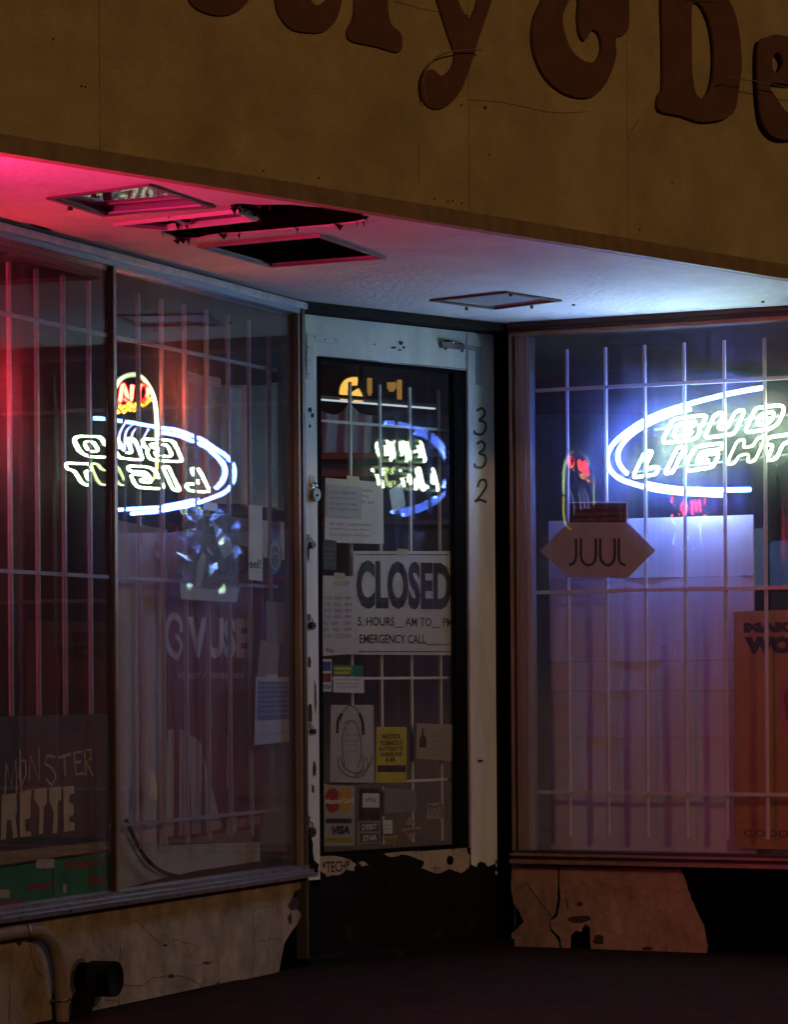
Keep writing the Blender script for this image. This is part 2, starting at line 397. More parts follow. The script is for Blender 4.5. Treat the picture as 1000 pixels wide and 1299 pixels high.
def fletter(pts, y0, label, holes=(), n=4, sharp=False, name='letter', tilt=0):
    sm = (lambda q: q) if sharp else (lambda q: catmull(q, n))
    q = ppoly(Fs, 0, sm(pts)); hs = [ppoly(Fs, 0, catmull(h, n)) for h in holes]
    bx = sum(p[0] for p in q) / len(q); bz = min(p[1] for p in q)
    t = MB().prism(q, y0, y0 + .009, hs)
    if tilt:   # board warped away from the wall
        t.v = [(x, y - abs(tilt) * max(0, (x - bx) * (1 if tilt > 0 else -1)) , z) for x, y, z in t.v]
    o = solo(Fs, (bx, 0, bz), 'sign_letter', t, BROWN, label, 'letter', 'cut-out board letters on the fascia')
    return o
fletter([(234, -45), (237, 0), (258, 17), (285, 20), (308, 8), (316, -12), (300, -20), (285, -8), (268, -14), (262, -50), (270, -85), (285, -92), (300, -80), (312, -82), (305, -105), (272, -112), (245, -95)],
        -.0095, 'brown board letter c cut off at the top left of the photo')
fletter([(346, -40), (347, 0), (353, 22), (368, 38), (388, 42), (408, 41), (424, 26), (431, 0), (428, -8), (416, -2), (402, 8), (391, 0), (384, -25), (432, -38), (428, -80), (400, -102), (368, -95), (350, -70)],
        -.0095, 'brown board letter e with a chipped lower edge, left of the r', holes=[[(384, -50), (398, -52), (410, -56), (404, -80), (392, -84), (384, -70)]])
fletter([(448, 0), (446, 24), (438, 42), (444, 53), (475, 60), (503, 67), (508, 55), (505, 42), (494, 32), (490, 14), (490, -20), (500, -60), (520, -62), (526, -88), (505, -92), (488, -75), (482, -88), (446, -92), (440, -82), (448, -72), (449, -30)],
        -.0095, 'brown board letter r with a broad slab foot')
fletter([(530, -70), (552, 0), (565, 42), (572, 62), (575, 72), (570, 88), (558, 97), (548, 90), (537, 91), (531, 104), (534, 128), (549, 139), (566, 134), (582, 116), (596, 80), (606, 46), (622, 0), (640, -65), (615, -68), (604, 0), (595, 24), (590, 22), (578, 0), (560, -72)],
        -.0095, 'brown board letter y with a curled tail')
fletter([(793, 39), (794, 0), (793, -40), (770, -60), (775, -110), (740, -140), (700, -125), (688, -75), (697, -28), (685, 0), (673, 30), (674, 67), (689, 100), (714, 120), (741, 125), (759, 115), (772, 92), (778, 70), (778, 50)],
        -.014, 'brown board ampersand sign between the y and the D', holes=[[(719, 0), (710, 22), (713, 44), (723, 67), (741, 80), (754, 77), (760, 62), (756, 44), (747, 39), (739, 52), (732, 44), (730, 22), (731, 0), (726, -14)]])
fletter([(837, -16), (837, 60), (837, 111), (832, 122), (832, 141), (860, 148), (889, 156), (922, 146), (930, 111), (933, 74), (926, 22), (912, -4), (885, -17), (860, -19)],
        -.016, 'cracked brown board capital D', holes=[[(874, 8), (884, 7), (895, 30), (900, 59), (900, 92), (895, 116), (886, 126), (878, 118), (874, 92), (873, 45)]], tilt=.05)
fletter([(955, 56), (966, 49), (980, 46), (1003, 54), (1016, 74), (1018, 104), (1000, 109), (968, 108), (978, 128), (990, 144), (1008, 148), (1024, 136), (1022, 156), (1002, 176), (978, 177), (962, 163), (956, 141), (953, 95)],
        -.030, 'brown board letter e coming loose from the fascia at the right edge', holes=[[(978, 68), (985, 80), (980, 93), (973, 92), (971, 78)]])
cr = MB().tube([(Fs.h(a, b)[0], -.03, Fs.h(a, b)[1]) for a, b in catmull([(532, 130), (528, 105), (535, 85), (550, 72), (575, 66), (602, 66)], 4, False)], .0022, 5)
solo(Fs, (0, 0, ZS), 'hanging_wire', cr, P('wire_tan', (.3, .2, .12), .6), 'thin wire looping over the tail of the letter y', 'wire')
cr = MB().tube([(Fs.h(a, b)[0], -.075, Fs.h(a, b)[1]) for a, b in catmull([(896, 104), (905, 102), (915, 105), (935, 107), (960, 112), (1003, 120)], 4, False)], .0018, 5)
solo(Fs, (0, 0, ZS), 'hanging_wire', cr, MATS['wire_tan'], 'thin wire strung from the D to the last e', 'wire')

# ------------------------------------------------------------------ soffit with its openings
def sq(pts): return [tuple(on_z(a, b, ZS).to_2d()) for a, b in pts]
H_light = sq([(68, 251), (187, 234.5), (265, 261), (134, 272)])
H_hatch = sq([(148, 282.5), (300, 266), (322, 276), (212, 288)])
H_grl = sq([(254, 311), (405, 297.5), (486, 325), (343, 336)])
tear = [(203, 293), (214, 287), (236, 285), (258, 284), (285, 282), (318, 281), (333, 277), (322, 272), (303, 267), (292, 262), (303, 259), (330, 261), (352, 260), (390, 262), (428, 264), (452, 268), (464, 275), (462, 282), (440, 284), (418, 287), (390, 289), (360, 293), (325, 296), (285, 299), (262, 302), (240, 305), (226, 304), (215, 300)]
jj = [(a + random.uniform(-2.2, 2.2), b + random.uniform(-.8, .8)) for a, b in catmull(tear, 2)]
H_tear = sq(jj)
H_pan = sq([(552, 380), (642, 370), (706, 380), (628, 390)])
outer = [tuple(Fs.w(0, .0, 0).to_2d())]
o2 = Fs.w(fx0, .2, 0); o3 = Fs.w(fx1, .2, 0)
pl = [tuple(LE.to_2d()), tuple(RE.to_2d()), (P2[0] + .02, P2[1] + .1), (P1[0] - .02, P1[1] + .1)]
pl = [tuple((Fs.w(meet(Fs.O, Fs.r, L.O + L.i * .1, L.r), .002, 0)).to_2d()), tuple((Fs.w(meet(Fs.O, Fs.r, Rt.O + Rt.i * .1, Rt.r), .002, 0)).to_2d()), (P2[0] + .05, P2[1] + .15), (P1[0] - .05, P1[1] + .15)]
class MBz(MB):
    def plate(s, pts, z0, z1, holes=()):
        k = len(s.v); s.prism(pts, z0, z1, holes); s.v[k:] = [(v[0], v[2], v[1]) for v in s.v[k:]]; return s
sof = Thing(G, (P1[0], P1[1], ZS), 'soffit', 'pale painted soffit over the entry', None, kind='structure')
sof.part('ceiling_board', MBz().plate(pl, ZS, ZS + .006, [H_light, H_hatch, H_grl, H_tear, H_pan]), SOFF)
def cavity(hole, depth, name):
    cx = sum(p[0] for p in hole) / len(hole); cy = sum(p[1] for p in hole) / len(hole)
    big = [(cx + (x - cx) * 1.06, cy + (y - cy) * 1.06) for x, y in hole]
    m_ = MBz(); m_.plate(big, ZS + depth, ZS + depth + .01)
    k = len(big)
    for i in range(k):
        a, b = big[i], big[(i + 1) % k]; q = len(m_.v)
        m_.v += [(a[0], a[1], ZS + .0065), (b[0], b[1], ZS + .0065), (b[0], b[1], ZS + depth), (a[0], a[1], ZS + depth)]; m_.f.append((q, q + 1, q + 2, q + 3))
    return m_
def frame_ring(hole, w_, z0, z1, grow=1.0):
    cx = sum(p[0] for p in hole) / len(hole); cy = sum(p[1] for p in hole) / len(hole)
    out = []
    for x, y in hole:
        dx, dy = x - cx, y - cy; ln = math.hypot(dx, dy); out.append((cx + dx * (1 + w_ / ln), cy + dy * (1 + w_ / ln)))
    inn = [(cx + (x - cx) * .985, cy + (y - cy) * .985) for x, y in hole]
    return MBz().plate(out, z0, z1, [inn])
def z_thing(name, label, cat, hole, group=None):
    cx = sum(p[0] for p in hole) / len(hole); cy = sum(p[1] for p in hole) / len(hole)
    return Thing(G, (cx, cy, ZS), name, label, cat, group)
t = z_thing('recessed_light', 'square recessed ceiling fixture with a slack glass panel mirroring the neon', 'light fixture', H_light)
t.part('housing', cavity(H_light, .05, ''), P('fixture_inside', (.30, .26, .27), .7))
t.part('trim', frame_ring(H_light, .022, ZS - .006, ZS - .0005), P('trim_dark_steel', (.14, .10, .11), .5, metal=.3))
gp = MBz(); cx = sum(p[0] for p in H_light) / 4; cy = sum(p[1] for p in H_light) / 4
gp.plate([(cx + (x - cx) * .99, cy + (y - cy) * .99) for x, y in H_light], 0, .004)
TX, TY = -.011, .022       # the glass sags
gp.v = [(v[0], v[1], ZS + .012 + v[2] - (v[0] - cx) * TX + (v[1] - cy) * TY) for v in gp.v]
t.part('glass_panel', gp, GLASS_C)
for a, b in ((119, 245), (89, 262)):
    p = on_z(a, b, ZS); t.part('screw', MB().tube([(p.x, p.y, ZS - .012), (p.x, p.y, ZS - .002)], .008, 8), DARKM)
t = z_thing('ceiling_hatch', 'open rectangular hatch with a pale metal rim beside the torn hole', 'hatch', H_hatch)
t.part('well', cavity(H_hatch, .035, ''), P('hatch_inside', (.16, .10, .11), .8))
t.part('rim', frame_ring(H_hatch, .012, ZS - .012, ZS - .0005), SOFF)
pa, pb = on_z(212, 274.5, ZS), on_z(240, 284, ZS)
t.part('divider', MB().tube([(pa.x, pa.y, ZS - .002), (pb.x, pb.y, ZS - .002)], .005, 6), SOFF)
t = z_thing('torn_ceiling_hole', 'ragged charred hole torn through the pink lit soffit', 'hole', H_tear)
t.part('cavity', cavity(H_tear, .16, ''), BLACK)
m_ = MB()
for k in range(60):      # hanging shreds round the rim
    a = random.choice(H_tear); h_ = random.uniform(.004, .022); an = random.uniform(0, 6.28); w_ = random.uniform(.006, .018)
    q = len(m_.v); m_.v += [(a[0] - w_ * math.cos(an), a[1] - w_ * math.sin(an), ZS + .004), (a[0] + w_ * math.cos(an), a[1] + w_ * math.sin(an), ZS + .004), (a[0] + .003, a[1], ZS - h_)]; m_.f.append((q, q + 1, q + 2))
t.part('shreds', m_, CHAR, kind='stuff')
t = z_thing('vent_grille', 'square vent grille with fine dark mesh in the soffit', 'vent', H_grl)
t.part('duct', cavity(H_grl, .05, ''), BLACK)
t.part('frame', frame_ring(H_grl, .010, ZS - .010, ZS - .0005), P('vent_frame_paint', (.45, .36, .38), .6, var=.3))
A0, A1, A2, A3 = [Vector(p) for p in H_grl]; m_ = MB()
for k in range(1, 34):
    u = k / 34; a = A0.lerp(A1, u); b = A3.lerp(A2, u); m_.tube([(a.x, a.y, ZS + .005), (b.x, b.y, ZS + .005)], .0022, 4)
for k in range(1, 16):
    u = k / 16; a = A0.lerp(A3, u); b = A1.lerp(A2, u); m_.tube([(a.x, a.y, ZS + .009), (b.x, b.y, ZS + .009)], .0022, 4)
t.part('mesh_wires', m_, P('mesh_wire', (.010, .008, .008), .95, spec=0), kind='stuff')
t = z_thing('ceiling_panel', 'small square grey access panel in the soffit before the door', 'access panel', H_pan)
t.part('panel', MBz().plate([(sum(p[0] for p in H_pan) / 4 + (x - sum(p[0] for p in H_pan) / 4) * .99, sum(p[1] for p in H_pan) / 4 + (y - sum(p[1] for p in H_pan) / 4) * .99) for x, y in H_pan], ZS + .004, ZS + .012), P('panel_grey', (.36, .38, .42), .35, var=.2))
t.part('trim', frame_ring(H_pan, .020, ZS - .008, ZS - .0005), P('panel_trim', (.13, .10, .10), .5, metal=.3))
for a, b in ((592, 389), (675, 387), (648, 371)):
    p = on_z(a, b, ZS); t.part('screw', MB().tube([(p.x, p.y, ZS - .014), (p.x, p.y, ZS - .002)], .006, 8), DARKM)
for k, (a, b) in enumerate(((968, 382), (728, 386))):
    p = on_z(a, b, ZS); solo(G, (p.x, p.y, ZS), 'ceiling_screw', MB().tube([(p.x, p.y, ZS - .006), (p.x, p.y, ZS - .0005)], .006, 8), DARKM, ('lone dark screw in the soffit above the neon window', 'lone dark screw beside the small access panel')[k], 'screw')
m_ = MB()
sm = catmull([(262, 308), (300, 303), (330, 299), (362, 295)], 3, False)
for i in range(2):
    pts = [on_z(a, b + i * 2.5, ZS) for a, b in [(212, 294 - i), (290, 302 - 9 * 0), (395, 292)]]
# ------------------------------------------------------------------ building shell
BW = P('brick_pier_paint', (.20, .15, .12), .9, var=.3)
sh = Thing(G, (0, 8, 0), 'shop_building', 'dark shop interior behind the barred windows', None, kind='structure')
A = Fs.w(fx0, .201, 0); B = Fs.w(fx1, .201, 0)
m_ = MBz(); m_.plate([(A.x, A.y), (B.x, B.y), (8.5, 19), (-6.5, 19), (-6.5, A.y)], 2.62, 2.64); sh.part('ceiling', m_, DARKI)
m_ = MBz(); m_.plate([(A.x, A.y), (B.x, B.y), (8.5, 19), (-6.5, 19), (-6.5, A.y)], 5.0, 5.19); sh.part('roof', m_, BW)
sh.part('back_wall', MB().box(-6.5, 8.5, 18.0, 18.2, 0, 5), DARKI)
sh.part('side_wall', MB().box(-6.7, -6.5, A.y - .3, 18.2, 0, 5), DARKI)
sh.part('side_wall', MB().box(8.0, 8.2, B.y - .3, 18.2, 0, 5), DARKI)
m_ = MBz(); m_.plate([(-6.5, 7), (-2.4, 7), tuple(L.w(sL, .08, 0).to_2d()), tuple(L.w(0, .13, 0).to_2d()), tuple(Rt.w(0, .13, 0).to_2d()), tuple(Rt.w(sR, .08, 0).to_2d()), (8, 13), (8, 18), (-6.5, 18)], .003, .02)
sh.part('shop_floor', m_, STFLOOR)
# piers at both ends of the front
for s_, x0, x1 in ((0, fx0, Fs.loc(LE)[0] - .02), (1, Fs.loc(RE)[0] + .02, fx1)):
    t = Thing(Fs, ((x0 + x1) / 2, 0, 0), 'front_pier', ('painted wall beside the left end of the recess', 'painted wall beside the right end of the recess')[s_], 'wall')
    t.part('wall', MB().box(x0, x1, .03, .25, 0, ZS - .01), BW)

# ------------------------------------------------------------------ window builder
def bulk(fr, x0, x1, z, nm, label, mat=None):
    t = Thing(fr, ((x0 + x1) / 2, 0, 0), nm, label, 'wall')
    t.part('backing', MB().box(x0, x1, .012, .16, 0, z), BLACK)
    return t
zsL = L.h(200, 1123)[1]; zsR = Rt.h(800, 1082)[1]
zhL = ZS - .022
# -- left wall
LW = Thing(L, (-.9, 0, zsL), 'left_shop_window', 'large plate glass shop window on the left with reflections of the neon', 'window')
xm = L.h(144.5, 700, -.01)[0]; xc = -.045; xl = sL + .02
sill = MB()
for k, (y0, y1, z0, z1) in enumerate(((-.055, .06, zsL - .040, zsL - .026), (-.040, .06, zsL - .0255, zsL - .014), (-.022, .06, zsL - .0135, zsL))):
    LW.part('sill_strip', MB().box(xl, -.004, y0, y1, z0, z1), ALU)
LW.part('head_strip', MB().box(xl, -.004, -.03, .06, zhL - .012, zhL + .010), ALU)
LW.part('head_strip', MB().box(xl, -.004, -.012, .06, zhL - .030, zhL - .0125), P('head_blue_steel', (.30, .36, .42), .35, metal=.7))
LW.part('head_board', MB().box(xl, -.004, -.008, .06, zhL + .0105, ZS - .0005), DARKM)
xq = L.h(150, 700, -.004)[0]; xm = xq - .030
LW.part('mullion', MB().box(xq - .034, xq - .0205, .002, .0112, zsL + .0005, zhL - .0305), DARKM)
LW.part('mullion', MB().box(xq - .020, xq, -.004, .0112, zsL + .0005, zhL - .0305), BRONZE)
LW.part('corner_post', MB().box(xc, xc + .018, -.010, .0112, zsL + .0005, zhL - .0305), BRONZE)
LW.part('corner_post', MB().box(xc + .0185, -.004, -.018, .060, .03, ZS - .002), P('bronze_dark', (.13, .10, .06), .5, metal=.5, var=.3, streak=True))
LW.part('pane', MB().box(xm + .016, xc + .010, .0115, .0155, zsL + .0005, zhL - .031), GLASS_L)
gL = MB().box(xl, xm + .0155, .0115, .0155, zsL + .0005, zhL - .031)
LW.part('pane', gL, GLASS_L)
for px in (155, 222, 283, 345, 20, 85):
    x, z = L.h(px, 1140, -.041)
    LW.part('screw', MB().tube([(x, -.0565, zsL - .033), (x, -.05, zsL - .033)], .0035, 8), DARKM)
# -- right wall
RW = Thing(Rt, (.7, 0, zsR), 'right_shop_window', 'barred shop window on the right holding the large blue and white neon sign', 'window')
zhR = Rt.h(800, 402)[1] - .0; xr = sR - .02; xs = Rt.h(650, 700)[0]
for y0, y1, z0, z1, mt in ((-.05, .06, zsR - .045, zsR - .030, BRONZE), (-.03, .06, zsR - .0295, zsR - .016, DARKM), (-.045, .06, zsR - .0155, zsR - .006, BRONZE), (-.02, .06, zsR - .0055, zsR + .004, DARKM)):
    RW.part('sill_strip', MB().box(xs, xr, y0, y1, z0, z1), mt)
RW.part('head_strip', MB().box(xs, xr, -.03, .06, ZS - .036, ZS - .020), P('head_maroon', (.035, .022, .022), .6, metal=.3, var=.3))
RW.part('head_strip', MB().box(xs, xr, -.018, .06, ZS - .052, ZS - .0365), BRONZE)
RW.part('head_board', MB().box(xs, xr, -.036, .06, ZS - .0195, ZS - .001), DARKM)
zt = ZS - .0525
for a, b, y0, mt in ((650, 653.5, -.02, BRONZE), (653.7, 657, -.004, DARKM), (657.2, 660, -.016, BRONZE), (660.2, 668, -.006, P('post_grey', (.30, .27, .26), .5, metal=.4, var=.2, streak=True)), (668.2, 673, .006, P('post_blue', (.42, .42, .46), .45, metal=.3, var=.2, streak=True))):
    RW.part('post_strip', MB().box(Rt.h(a, 700)[0], Rt.h(b, 700)[0], y0, .06, zsR + .0045, zt), mt)
RW.part('pane', MB().box(Rt.h(673.2, 700)[0], xr, .024, .029, zsR + .0045, zt), GLASS_R)
t = Thing(Dr, (DW - .03, 0, 0), 'corner_jamb', 'black painted jamb between the door and the right window', 'door frame')
j0 = Dr.h(629.3, 800, .073)[0] + .002
t.part('jamb', MB().box(j0, j0 + .010, -.004, .13, 0.02, ZS - .002), BLACK)

# -- window grilles
def grille(fr, y, xs_, ztop, zbot, rails, nm, label, x0, x1, w_=.014, mat=BARP, round_=False):
    t = Thing(fr, ((x0 + x1) / 2, y, zbot), nm, label, 'window bars')
    src = None
    for x in xs_:
        mb = MB().tube([(x, y + w_ / 2, zbot), (x, y + w_ / 2, ztop)], w_ * .56, 8) if round_ else MB().box(x - w_ / 2, x + w_ / 2, y, y + w_, zbot, ztop)
        mb.smooth = False
        if src is None: src = t.part('bar', mb, mat); sx0 = x
        else: t.inst('bar', src, x - sx0)
    for z in rails:
        t.part('rail', MB().box(x0, x1, y - w_ * .8, y - .0005, z - w_ / 2, z + w_ / 2), mat)
    return t
yb = .074
bx_ = [Rt.h(p, 600, yb)[0] for p in (719.5, 970.5)]; stp = (bx_[1] - bx_[0]) / 5
rx = [bx_[0] + stp * k for k in range(-1, 9)]
grille(Rt, yb, [x for x in rx if x > Rt.h(672, 600, yb)[0] - .01 and x < xr - .02], Rt.h(845, 436, yb)[1], Rt.h(845, 1062, yb)[1],
       [Rt.h(835, 488, yb)[1], Rt.h(835, 748.5, yb)[1], Rt.h(835, 1006, yb)[1]], 'window_grille', 'white painted steel bars behind the right shop window', rx[0] - .02, xr - .02, round_=True)
yb = .10
bl = [L.h(p, 600, yb)[0] for p in (116, 292)]; stl = (bl[1] - bl[0]) / 6
lx = [bl[0] + stl * k for k in range(-14, 9)]
lx = [x for x in lx if xl + .05 < x < L.h(352, 600, yb)[0]]
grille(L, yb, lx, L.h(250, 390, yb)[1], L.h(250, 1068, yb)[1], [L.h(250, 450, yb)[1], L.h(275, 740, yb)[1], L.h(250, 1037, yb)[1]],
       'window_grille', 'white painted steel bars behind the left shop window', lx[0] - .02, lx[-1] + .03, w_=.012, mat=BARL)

# -- bulkheads under the windows
t = bulk(L, xl, -.045, zsL - .0405, 'left_bulkhead', 'cracked cream plaster wall under the left window')
xpR = L.h(384, 1150)[0]
edge = [(-3.4, 0.0)]
pts = [(xl, zsL - .041), (xl, .004)] + [L.h(a, b) for a, b in ((150, 1296), (250, 1270), (300, 1254), (345, 1240), (354, 1232), (357, 1215), (361, 1196), (368, 1184), (377, 1172), (383, 1160), (375, 1150), (371, 1140), (374, 1131), (382, 1126))] + [(-.046, zsL - .041)]
pts = [(a, max(b, .004) if i < 5 else b) for i, (a, b) in enumerate(pts)]
t.part('plaster', MB().prism(pts[::-1], 0, .0118), PLAST)
crk = [[(160, 1172), (172, 1168), (185, 1180), (208, 1198), (222, 1191), (236, 1196), (252, 1200)], [(150, 1250), (180, 1249), (195, 1240), (218, 1237), (245, 1243), (262, 1257)],
       [(278, 1218), (268, 1220), (256, 1223), (246, 1224)], [(30, 1160), (36, 1185), (44, 1225), (58, 1240)], [(322, 1153), (322, 1196), (321, 1245)], [(340, 1200), (339, 1240)], [(322, 1196), (338, 1192), (355, 1190)],
       [(322, 1153), (345, 1149)], [(132, 1268), (150, 1270)], [(120, 1240), (138, 1236), (150, 1230)], [(12, 1250), (12, 1296)], [(120, 1275), (135, 1285), (152, 1298)], [(101, 1160), (102, 1168)], [(152, 1200), (151, 1290)], [(276, 1210), (278, 1240), (277, 1262)], [(328, 1172), (328, 1178)], [(335, 1170), (336, 1176)]]
for c in crk:
    q = [(a + random.uniform(-1, 1), b + random.uniform(-1, 1)) for a, b in catmull(c, 4, False)]
    t.part('crack', MB().tube([(L.h(a, b)[0], -.0002, L.h(a, b)[1]) for a, b in q], random.uniform(.0006, .0015), 4), CRACK)
for (cx, cy, rx_, ry_) in ((217, 1238, 5, 3), (262, 1221, 6, 2), (373, 1146, 7, 9), (209, 1199, 3, 2), (276, 1258, 5, 12), (368, 1165, 3, 7)):
    q = [(cx + rx_ * math.cos(i * .7) * random.uniform(.7, 1.2), cy + ry_ * math.sin(i * .7) * random.uniform(.7, 1.2)) for i in range(9)]
    t.part('chip', MB().prism(ppoly(L, 0, q), -.0012, -.0004), CRACK)
t = bulk(Rt, xs, xr, zsR - .0455, 'right_bulkhead', 'peeling cream plaster wall with a black patch under the right window')
def jag(pts, j=1.5, n=4):
    out = []
    for i in range(len(pts) - 1):
        a, b = pts[i], pts[i + 1]
        for k in range(n):
            u = k / n; out.append((a[0] + (b[0] - a[0]) * u + random.uniform(-j, j), a[1] + (b[1] - a[1]) * u + random.uniform(-j, j)))
    out.append(pts[-1]); return out
e = jag([(862, 1095), (866, 1108), (874, 1135), (884, 1158), (893, 1175), (897, 1200), (897, 1224)], .8)
bt = jag([(897, 1224), (870, 1222), (848, 1219), (825, 1216), (800, 1212), (768, 1210)], 1)
notch = jag([(768, 1210), (750, 1206), (748, 1175), (742, 1172), (738, 1178), (736, 1182), (729, 1180), (724, 1186), (722, 1206), (713, 1208), (712, 1190), (708, 1186), (700, 1178), (697, 1168), (704, 1164), (708, 1160), (711, 1140), (710, 1094)], .7, 3)
t.part('plaster', MB().prism(ppoly(Rt, 0, (e + bt[1:] + notch[1:])[::-1]), 0, .0118), PLAST)
left = jag([(707, 1094), (707, 1135), (704, 1158), (696, 1168), (698, 1182), (709, 1196), (709, 1206), (680, 1204), (652, 1200), (649, 1185), (656, 1178), (664, 1168), (660, 1158), (652, 1146), (649, 1130), (649, 1094)], .8, 3)
t.part('plaster', MB().prism(ppoly(Rt, 0, left[::-1]), 0, .0118), PLAST)
for c in ([(668, 1120), (674, 1128), (682, 1138), (690, 1150), (700, 1162)], [(720, 1140), (721, 1155)], [(846, 1200), (846, 1218)]):
    t.part('crack', MB().tube([(Rt.h(a, b)[0], -.0002, Rt.h(a, b)[1]) for a, b in c], .0018, 4), CRACK)
for (cx, cy, rx_, ry_) in ((760, 1192, 8, 7), (822, 1203, 8, 3), (736, 1146, 4, 3), (887, 1219, 2, 2), (735, 1165, 14, 5)):
    q = [(cx + rx_ * math.cos(i * .7) * random.uniform(.7, 1.2), cy + ry_ * math.sin(i * .7) * random.uniform(.7, 1.2)) for i in range(9)]
    t.part('chip', MB().prism(ppoly(Rt, 0, q), -.0012, -.0004), CRACK)

# ------------------------------------------------------------------ door
YD = .073
def dx(px, py=800, y=YD): return Dr.h(px, py, y)[0]
def dz(px, py, y=YD): return Dr.h(px, py, y)[1]
D0, D1 = dx(389), dx(629); ztop = dz(500, 411)
O0, O1 = dx(404), dx(596); oz1, oz0 = dz(500, 461), dz(500, 1081)
head = Thing(Dr, (DW / 2, 0, ztop), 'timber_header', 'dark timber header above the shop door', 'header')
head.part('beam', MB().box(.004, j0 - .002, -.01, .13, ztop + .006, ZS - .001), P('header_dark', (.022, .018, .015), .85, spec=.2, var=.5, vscale=12))
D = Thing(Dr, ((D0 + D1) / 2, YD, .03), 'shop_door', 'worn pale painted shop door with tall glass and a black kick panel', 'door')
stl_ = D.part('stile', MB().box(D0, O0, YD, YD + .045, dz(396, 1116), ztop), DOORP)
D.part('stile', MB().box(O1, D1, YD, YD + .045, dz(612, 1110), ztop), DOORP)
D.part('top_rail', MB().box(O0 + .0003, O1 - .0003, YD + .0008, YD + .045, oz1, ztop - .0005), DOORP)
D.part('kick_panel', MB().box(D0, D1, YD + .003, YD + .045, .03, dz(500, 1117) - .001), KICK)
D.part('bottom_rail', MB().box(O0 + .0003, O1 - .0003, YD + .002, YD + .045, dz(500, 1117), oz0), KICK)
for pts in (jag([(403, 1086), (425, 1086), (444, 1090), (452, 1097), (449, 1104), (440, 1102), (430, 1110), (416, 1111), (409, 1105), (402, 1098)], 1, 2),
            jag([(488, 1082), (520, 1080), (560, 1077), (592, 1075), (596, 1086), (596, 1100), (585, 1107), (570, 1102), (560, 1108), (548, 1106), (535, 1101), (539, 1093), (527, 1087), (510, 1084), (495, 1087)], 1, 2),
            jag([(455, 1094), (462, 1092), (467, 1097), (460, 1099)], .5, 2), jag([(548, 1100), (556, 1098), (560, 1103), (552, 1106)], .5, 2)):
    D.part('paint_flake', MB().prism(ppoly(Dr, YD, pts), YD + .0003, YD + .0019), PLAST2)
mb = MB(); x0, x1, z0, z1 = pbox(Dr, YD, (409, 1091, 444, 1106)); add_text(mb, '*TECH*', x0, x1, z0, z1, YD - .0006, .02); D.part('scrawl', mb, INK)
xk, zk = Dr.h(571, 1091, YD); D.part('screw_hole', MB().tube([(xk, YD - .002, zk), (xk, YD + .001, zk)], .018, 14), BLACK)
# peeled patches at the feet of the stiles
D.part('bare_patch', MB().prism(ppoly(Dr, YD, jag([(391, 1108), (404, 1108), (404, 1096), (398, 1090), (396, 1070), (393, 1055), (390, 1060)], 1, 2)), YD - .0012, YD - .0004), KICK)
D.part('bare_patch', MB().prism(ppoly(Dr, YD, jag([(596, 1114), (629, 1114), (629, 1095), (620, 1098), (610, 1092), (604, 1099), (597, 1096)], 1, 2)), YD - .0012, YD - .0004), KICK)
for (cx, cy, a, b) in ((508, 435, 3, 3), (500, 441, 4, 1.6), (512, 441, 2, 2), (507, 444, 2, 1.5), (393, 520, 2, 4), (396, 527, 2, 3), (393, 541, 1.5, 3), (475, 437, 1.2, 1.2), (392, 840, 2, 9), (393, 905, 3, 14), (399, 975, 2, 12), (391, 700, 2, 10), (609, 965, 5, 2), (397, 1000, 2, 6), (400, 880, 1.5, 20)):
    q = [(cx + a * math.cos(i * .8) * random.uniform(.6, 1.3), cy + b * math.sin(i * .8) * random.uniform(.6, 1.3)) for i in range(8)]
    D.part('chip', MB().prism(ppoly(Dr, YD, q), YD - .0014, YD - .0004), CRACK)
# glazing
g0, g1, gz0, gz1 = dx(411), dx(581), dz(500, 1076), dz(500, 466)
D.part('glazing_bead', MB().box(O0 + .0005, g0, YD + .006, YD + .04, oz0 + .0005, oz1 - .0005), GASK)
D.part('glazing_bead', MB().box(g1, O1 - .0005, YD + .012, YD + .04, oz0 + .0005, oz1 - .0005), GASK)
D.part('glazing_bead', MB().box(g0 + .0003, g1 - .0003, YD + .006, YD + .04, gz1, oz1 - .0005), GASK)
D.part('glazing_bead', MB().box(g0 + .0003, g1 - .0003, YD + .006, YD + .04, oz0 + .0005, gz0), GASK)
D.part('pane', MB().box(g0 + .0003, g1 - .0003, YD + .026, YD + .031, gz0 + .0003, gz1 - .0003), GLASS_D)
zz = dz(500, 459)
D.part('edge_wire', MB().tube([(dx(406), YD - .002, dz(406, 452) ), (O1, YD - .002, dz(596, 469))], .0012, 5), CHROME)
# corner brackets
BR = P('bracket_metal', (.62, .66, .66), .4, metal=.3, var=.15)
D.part('corner_bracket', MB().prism(ppoly(Dr, YD, [(389, 424), (429, 429), (429, 437), (397, 433), (397, 482), (389, 480)]), YD - .0032, YD - .0003), BR)
for a, b in ((391, 440), (392, 457), (391, 475), (398, 428), (412, 431), (425, 431)):
    x, z = Dr.h(a, b, YD); D.part('screw', MB().tube([(x, YD - .0045, z), (x, YD - .0031, z)], .0028, 8), DARKM)
D.part('corner_bracket', MB().prism(ppoly(Dr, YD, [(584, 437), (611, 440), (611, 489), (604, 488), (604, 446), (584, 442)]), YD - .0032, YD - .0003), P('bracket_grey', (.36, .38, .44), .4, metal=.4))
D.part('seam', MB().box(dx(594.2), dx(594.9), YD - .0008, YD - .0002, oz1 + .001, ztop - .002), CRACK)
lt = D.part('latch', MB().box(dx(561), dx(589), YD - .012, YD - .0005, dz(575, 443), dz(575, 435)), STEEL)
D.part('latch_pin', MB().tube([(dx(561), YD - .016, dz(563, 433)), (dx(584), YD - .016, dz(584, 436))], .005, 8), CHROME, parent=lt)
